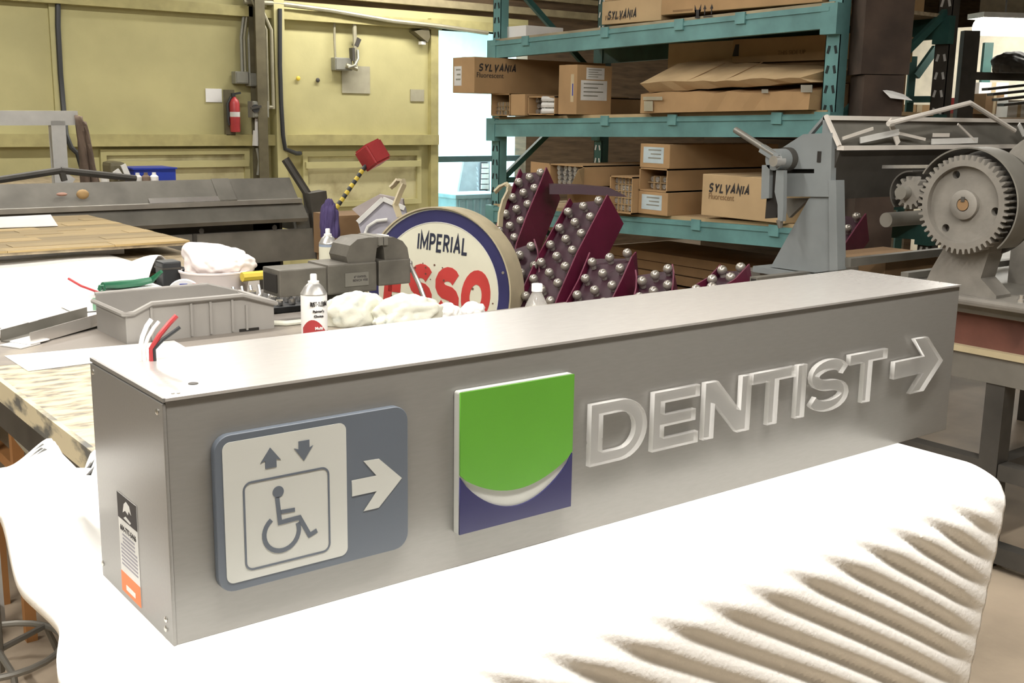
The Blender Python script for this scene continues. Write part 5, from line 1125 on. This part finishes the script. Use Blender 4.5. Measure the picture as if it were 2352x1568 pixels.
for k, (p0, p1, d, m, lb) in enumerate((((2235, 190), (2300, 245), 9.6, m_paper, 'white parcel on the far shelf below the dark beam'), ((2250, 215), (2290, 262), 9.2, m_cardd, 'brown parcel on the far shelf below the dark beam'), ((2180, 225), (2235, 275), 9.8, m_red, 'red box standing low in the far bay'), ((2300, 230), (2352, 270), 9.0, m_paper, 'white bags heaped at the far shelf'), ((2060, 240), (2140, 262), 9.5, m_card, 'tan carton at the foot of the green post'))):
    a, b = P(*p0, d=d), P(*p1, d=d); c = (a + b) / 2
    t = thing('far_parcel', (c.x, c.y, b.z), lb, 'parcel'); w2 = (b - a).dot(RIGHT) / 2; h2 = (a.z - b.z) / 2
    MB().obox(c, RIGHT, FWD, UP, w2, .12, h2).build('parcel_body', m, t); MB().obox(c - FWD * .12, RIGHT, FWD, UP, w2 * .15, .003, h2).build('strap', m_tape, t)
shf = thing('far_shelf', P(2250, 280, d=9.6), 'dark far shelf carrying the parcels', 'shelf')
a, b = P(2050, 264, d=9.8), P(2420, 272, d=9.8); MB().obox((a + b) / 2, (b - a).normalized(), FWD, UP, (b - a).length / 2, .5, .02).build('board', m_brown, shf); 
for k in (0, 1):
    q = a.lerp(b, .06 + .88 * k); MB().obox(V((q.x, q.y, q.z / 2)), RIGHT, FWD, UP, .03, .4, q.z / 2).build('leg', m_brown, shf)
for k in range(4):
    a = P(2262 + 12 * k, 205 + 12 * k, d=8.6 - .1 * k); MB().bar(a, a + RIGHT * .5 + UP * .06, .02, .12, UP).build('grey_slab', m_steeld, None, False, label=('top', 'second', 'third', 'lowest')[k] + ' grey slab of the loose pile under the dark beam', cat='slab', group='grey slabs on the far rack')
# fluorescent fixtures (their light is set at the top)
m_fix = mat('fixture_white', (.8, .8, .78), .4)
for i, (x, y, z, L, ax, pw) in enumerate(FIX):
    t = thing('fluorescent_fixture', (x, y, z), ('fluorescent fixture above the sign box', 'fluorescent fixture above the workbench', 'fluorescent fixture left of the table', 'fluorescent fixture near the olive wall doorway', 'fluorescent fixture above the brake', 'fluorescent fixture above the gears', 'fluorescent fixture in front of the rack', 'fluorescent fixture above the far aisle')[i], 'light fixture')
    hx, hy = (L / 2, .09) if ax == 'x' else (.09, L / 2)
    MB().box(x - hx, x + hx, y - hy, y + hy, z, z + .05).build('housing', m_fix, t)
    for s in (-.045, .045):
        a, b = (V((x - hx, y + s, z - .025)), V((x + hx, y + s, z - .025))) if ax == 'x' else (V((x + s, y - hy, z - .025)), V((x + s, y + hy, z - .025)))
        MB().cyl(a, b, .016, 10).build('tube', m_emit, t, True)
    for s in (-1, 1):
        q = V((x + (hx - .1) * s, y, z + .05)) if ax == 'x' else V((x, y + (hy - .1) * s, z + .05)); MB().cyl(q, V((q.x, q.y, 4.6)), .006, 6).build('hanger', m_steeld, t)
A = P(2252, 62, d=8.8)
t = thing('lit_fixture', A, 'lit fluorescent fixture glowing in the far aisle', 'light fixture')
dx = (RIGHT + FWD * .15).normalized(); c = A + dx * .9
MB().obox(c + UP * .085, dx, dx.cross(UP), UP, .95, .12, .02).build('housing', m_fix, t)
for s in (-.06, .06): MB().cyl(A + dx.cross(UP) * s, A + dx * 1.8 + dx.cross(UP) * s, .06, 14).build('tube', m_emit, t, True)
for k in (.2, 1.6): MB().cyl(A + dx * k + UP * .10, V(((A + dx * k).x, (A + dx * k).y, 4.6)), .006, 6).build('hanger', m_steeld, t)
